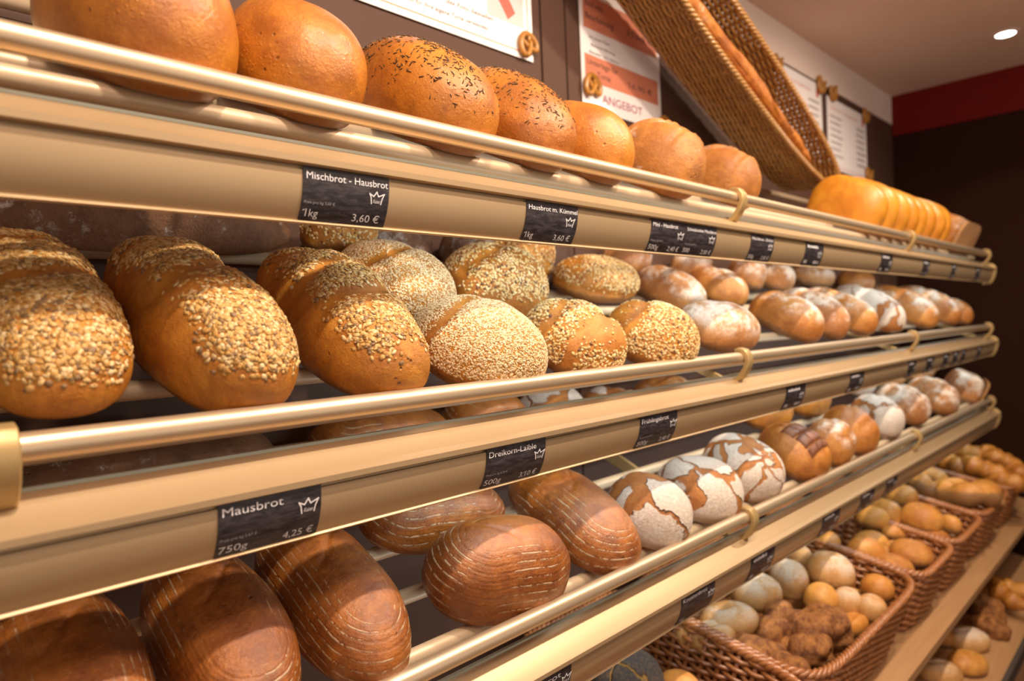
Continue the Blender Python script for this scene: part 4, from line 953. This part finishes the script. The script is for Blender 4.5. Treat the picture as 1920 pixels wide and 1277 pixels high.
for i, (X, s_, an, h, lab) in enumerate([(2.74, .075, 70, 0, 'brown twisted pastry in the lower tier, rearmost'), (2.70, .030, 40, .03, 'brown twisted pastry in the lower tier, lying on another'), (2.86, .050, 100, 0, 'brown twisted pastry in the lower tier, at the right edge')]):
    bent_roll('twisted_pastry', lab, 'twisted pastries in the lower tier', X, s_, h, .07, .032, 150, 4, M['croissant'], an, 0, 5)
# lower tier tray
O5, E5, N5 = frame(5)
tr = empty('display_tray', (1.7, O5.y + .2, O5.z), 'low beech tray with black front edge below the plank', 'tray')
def yz_slab(name, e0, e1, n0, n1, x0, x1, mat, root):
    V = []
    for x in (x0, x1):
        for a, c in ((e0, n0), (e1, n0), (e1, n1), (e0, n1)):
            p = O5 + E5 * a + N5 * c; V.append((x, p.y, p.z))
    o = MB().add(V, [(0, 1, 5, 4), (1, 2, 6, 5), (2, 3, 7, 6), (3, 0, 4, 7), (0, 3, 2, 1), (4, 5, 6, 7)]).build(name, mat, root)
    o.matrix_parent_inverse = Matrix.Translation(-Vector(root.location)); return o
yz_slab('tray_floor', -.05, .40, -.020, 0, -.3, XR - .1, M['wood'], tr)
yz_slab('front_edge', -.062, -.05, -.060, .018, -.3, XR - .1, M['groove'], tr)
yz_slab('front_panel', -.048, -.03, -.44, -.021, -.3, XR - .1, M['wood'], tr)
# ------------------------------------------------------------------ posters and pretzel magnets
def poster(name, lab, x0, x1, z0, z1, draw, cat='poster'):
    c = Vector(((x0 + x1) / 2, WALL_Y - .004, Z + (z0 + z1) / 2))
    o = MB().box(x0 - c.x, x1 - c.x, -.0008, .0008, z0 + Z - c.z, z1 + Z - c.z).build(name, M['paper']); o.location = c
    tag(o, lab, cat)
    parts = {}
    def layer(nm, mat):
        parts.setdefault(nm, (MB(), mat)); return parts[nm][0]
    draw(layer, x1 - x0, z1 - z0)
    depth = {'print_field': .0011, 'picture': .0012, 'border': .0010}
    for nm, (mb, mat) in parts.items():
        d = depth.get(nm.split('.')[0], .0015) + (.0002 if nm.endswith('.c') else 0)
        mesh_obj(nm.split('.')[0], [(p[0] + x0 - c.x, -d, p[1] + z0 + Z - c.z) for p in mb.v], mb.f, mat, o, False)
    return o
def rect(mb, x0, x1, y0, y1): mb.add([(x0, y0, 0), (x1, y0, 0), (x1, y1, 0), (x0, y1, 0)], [(0, 1, 2, 3)])
def ellipse(mb, cx, cy, a, b_, n=28): mb.add([(cx + a * math.cos(2 * math.pi * i / n), cy + b_ * math.sin(2 * math.pi * i / n), 0) for i in range(n)], [tuple(range(n))])
def p1(layer, w, h):
    b = layer('border', M['orange_ink']); rect(b, .012, .0145, .012, h - .012); rect(b, w - .0145, w - .012, .012, h - .012); rect(b, .012, w - .012, .012, .0145); rect(b, .012, w - .012, h - .0145, h - .012)
    t = layer('lettering', M['ink'])
    fit_text('Dieses als Deko für Ihre eigene Torte verwenden', .035, w - .125, .030, .0085, t, shear=.25)
    fit_text('können Sie auch nur das Foto bestellen', .055, w - .110, .052, .0085, t, shear=.25)
    a = layer('picture', M['lilac_ink']); ellipse(a, .17, .125, .085, .045)
    a = layer('picture.b', M['grey_ink']); rect(a, w - .125, w - .025, .062, .15)
    a = layer('picture.c', M['red_ink']); V = []
    for i in range(13):
        t_ = i / 12; x = w - .105 + .045 * t_; y = .125 - .050 * t_ ** 1.3; V += [(x - .010, y - .008, 0), (x + .012, y + .010, 0)]
    a.add(V, [(2 * i, 2 * i + 1, 2 * i + 3, 2 * i + 2) for i in range(12)])
poster('photo_cake_poster', 'white orange bordered notice on the wall above the caraway loaves', .62, 1.041, .545, .82, p1)
def p2(layer, w, h):
    f = layer('print_field', M['salmon_ink'])
    rect(f, .012, w - .012, .275, .335); rect(f, .012, w - .012, .180, .255); rect(f, .012, w - .012, .062, .122)
    t = layer('offer_lettering', M['ink']); pr = layer('price_lettering', M['ink'])
    fit_text('Torte mit', .020, .115, .312, .014, t); fit_text('Aufdruck', .020, .115, .287, .014, t)
    fit_text('Bild mit', .020, .085, .230, .014, t); fit_text('Bearbeitung', .020, .125, .202, .014, t)
    fit_text('35,00 €', .175, .285, .205, .013, pr); fit_text('Unterlage für', .020, .135, .100, .014, t); fit_text('Torte', .055, .105, .076, .014, t); fit_text('16,90 €', .170, .275, .080, .013, pr)
    d = layer('small_print', M['ink'])
    for i, (a, c) in enumerate(((.030, .105), (.036, .125), (.030, .140))): fit_text(['mit einem Foto', 'Beschriftung', 'Ränder mit Sahne'][i], a, c, .160 - .017 * i, .006, d)
    g = layer('headline', M['magenta_ink']); fit_text('ANGEBOT', .070, .230, .022, .020, g)
poster('offer_poster', 'salmon striped offer sheet reading ANGEBOT, left of the wicker basket', 1.198, 1.513, .487, .842, p2)
def p3(seed):
    def f(layer, w, h):
        r = random.Random(seed)
        b = layer('border', M['red_ink']); fit_text('Unsere Angebote', .04, w - .10, h - .040, .012, b); rect(b, w - .05, w - .03, h - .05, h - .02); rect(b, .012, w - .012, .012, .014)
        t = layer('print_lines', M['ink_soft'])
        for i in range(7):
            y = h - .070 - .024 * i
            if y < .02: break
            x = .025
            while x < .025 + r.uniform(.08, .15): ww = r.uniform(.006, .018); rect(t, x, x + ww, y, y + .006); x += ww + .004
            x = w - .12
            while x < w - .03: ww = r.uniform(.004, .010); rect(t, x, x + ww, y - .004, y + .004); x += ww + .004
    return f
poster('price_sheet', 'white price sheet half hidden behind the wicker basket', 2.19, 2.585, .555, .838, p3(5), 'price sheet')
poster('price_sheet', 'white price sheet on the wall, nearest the red band', 2.635, 3.055, .550, .815, p3(9), 'price sheet')
def pretzel(lab, x, z, size=.042, rot=0):
    pts = []
    n = 90
    for i in range(n):
        t = -math.pi * .98 + 2 * math.pi * .98 * i / (n - 1)
        pts.append(None)
    ctrl = [(-.30, -.42), (-.10, -.05), (.14, .22), (.38, .34), (.50, .08), (.36, -.28), (.0, -.48), (-.36, -.28), (-.50, .08), (-.38, .34), (-.14, .22), (.10, -.05), (.30, -.42)]
    P = []
    for i in range(len(ctrl) - 1):
        p0, p1_, p2_, p3_ = [Vector(ctrl[min(len(ctrl) - 1, max(0, i + k))]) for k in (-1, 0, 1, 2)]
        for s_ in range(8):
            t = s_ / 8; q = .5 * ((2 * p1_) + (-p0 + p2_) * t + (2 * p0 - 5 * p1_ + 4 * p2_ - p3_) * t * t + (-p0 + 3 * p1_ - 3 * p2_ + p3_) * t ** 3)
            lift = .10 if (i in (1, 2)) else 0.0
            P.append((q.x * size, -lift * size, q.y * size))
    P.append((ctrl[-1][0] * size, 0, ctrl[-1][1] * size))
    o = MB().tube(P, [size * (.085 + .045 * math.sin(math.pi * i / (len(P) - 1)) ** .7) for i in range(len(P))], 10).build('pretzel_magnet', M['pretzel'], None, True)
    o.location = (x, WALL_Y - .013, Z + z); o.rotation_euler = (0, math.radians(rot), 0)
    tag(o, lab, 'magnet', 'pretzel magnets holding the sheets')
pretzel('pretzel magnet at the corner of the orange bordered notice', 1.019, .572, .046, 150)
pretzel('pretzel magnet on the lower left of the salmon offer sheet', 1.225, .535, .050, 170)
pretzel('pretzel magnet at the lower right of the salmon offer sheet', 1.515, .500, .042, 160)
pretzel('pretzel magnet at the top left of the half hidden price sheet', 2.205, .828, .050, 10)
pretzel('pretzel magnet at the top right of the half hidden price sheet', 2.565, .835, .056, 20)
pretzel('pretzel magnet at the top left of the price sheet nearest the red band', 2.680, .832, .056, -10)
pretzel('pretzel magnet at the top right of the price sheet nearest the red band', 3.035, .815, .056, 10)
pretzel('pretzel magnet at the lower right of the price sheet nearest the red band', 3.050, .575, .056, 10)
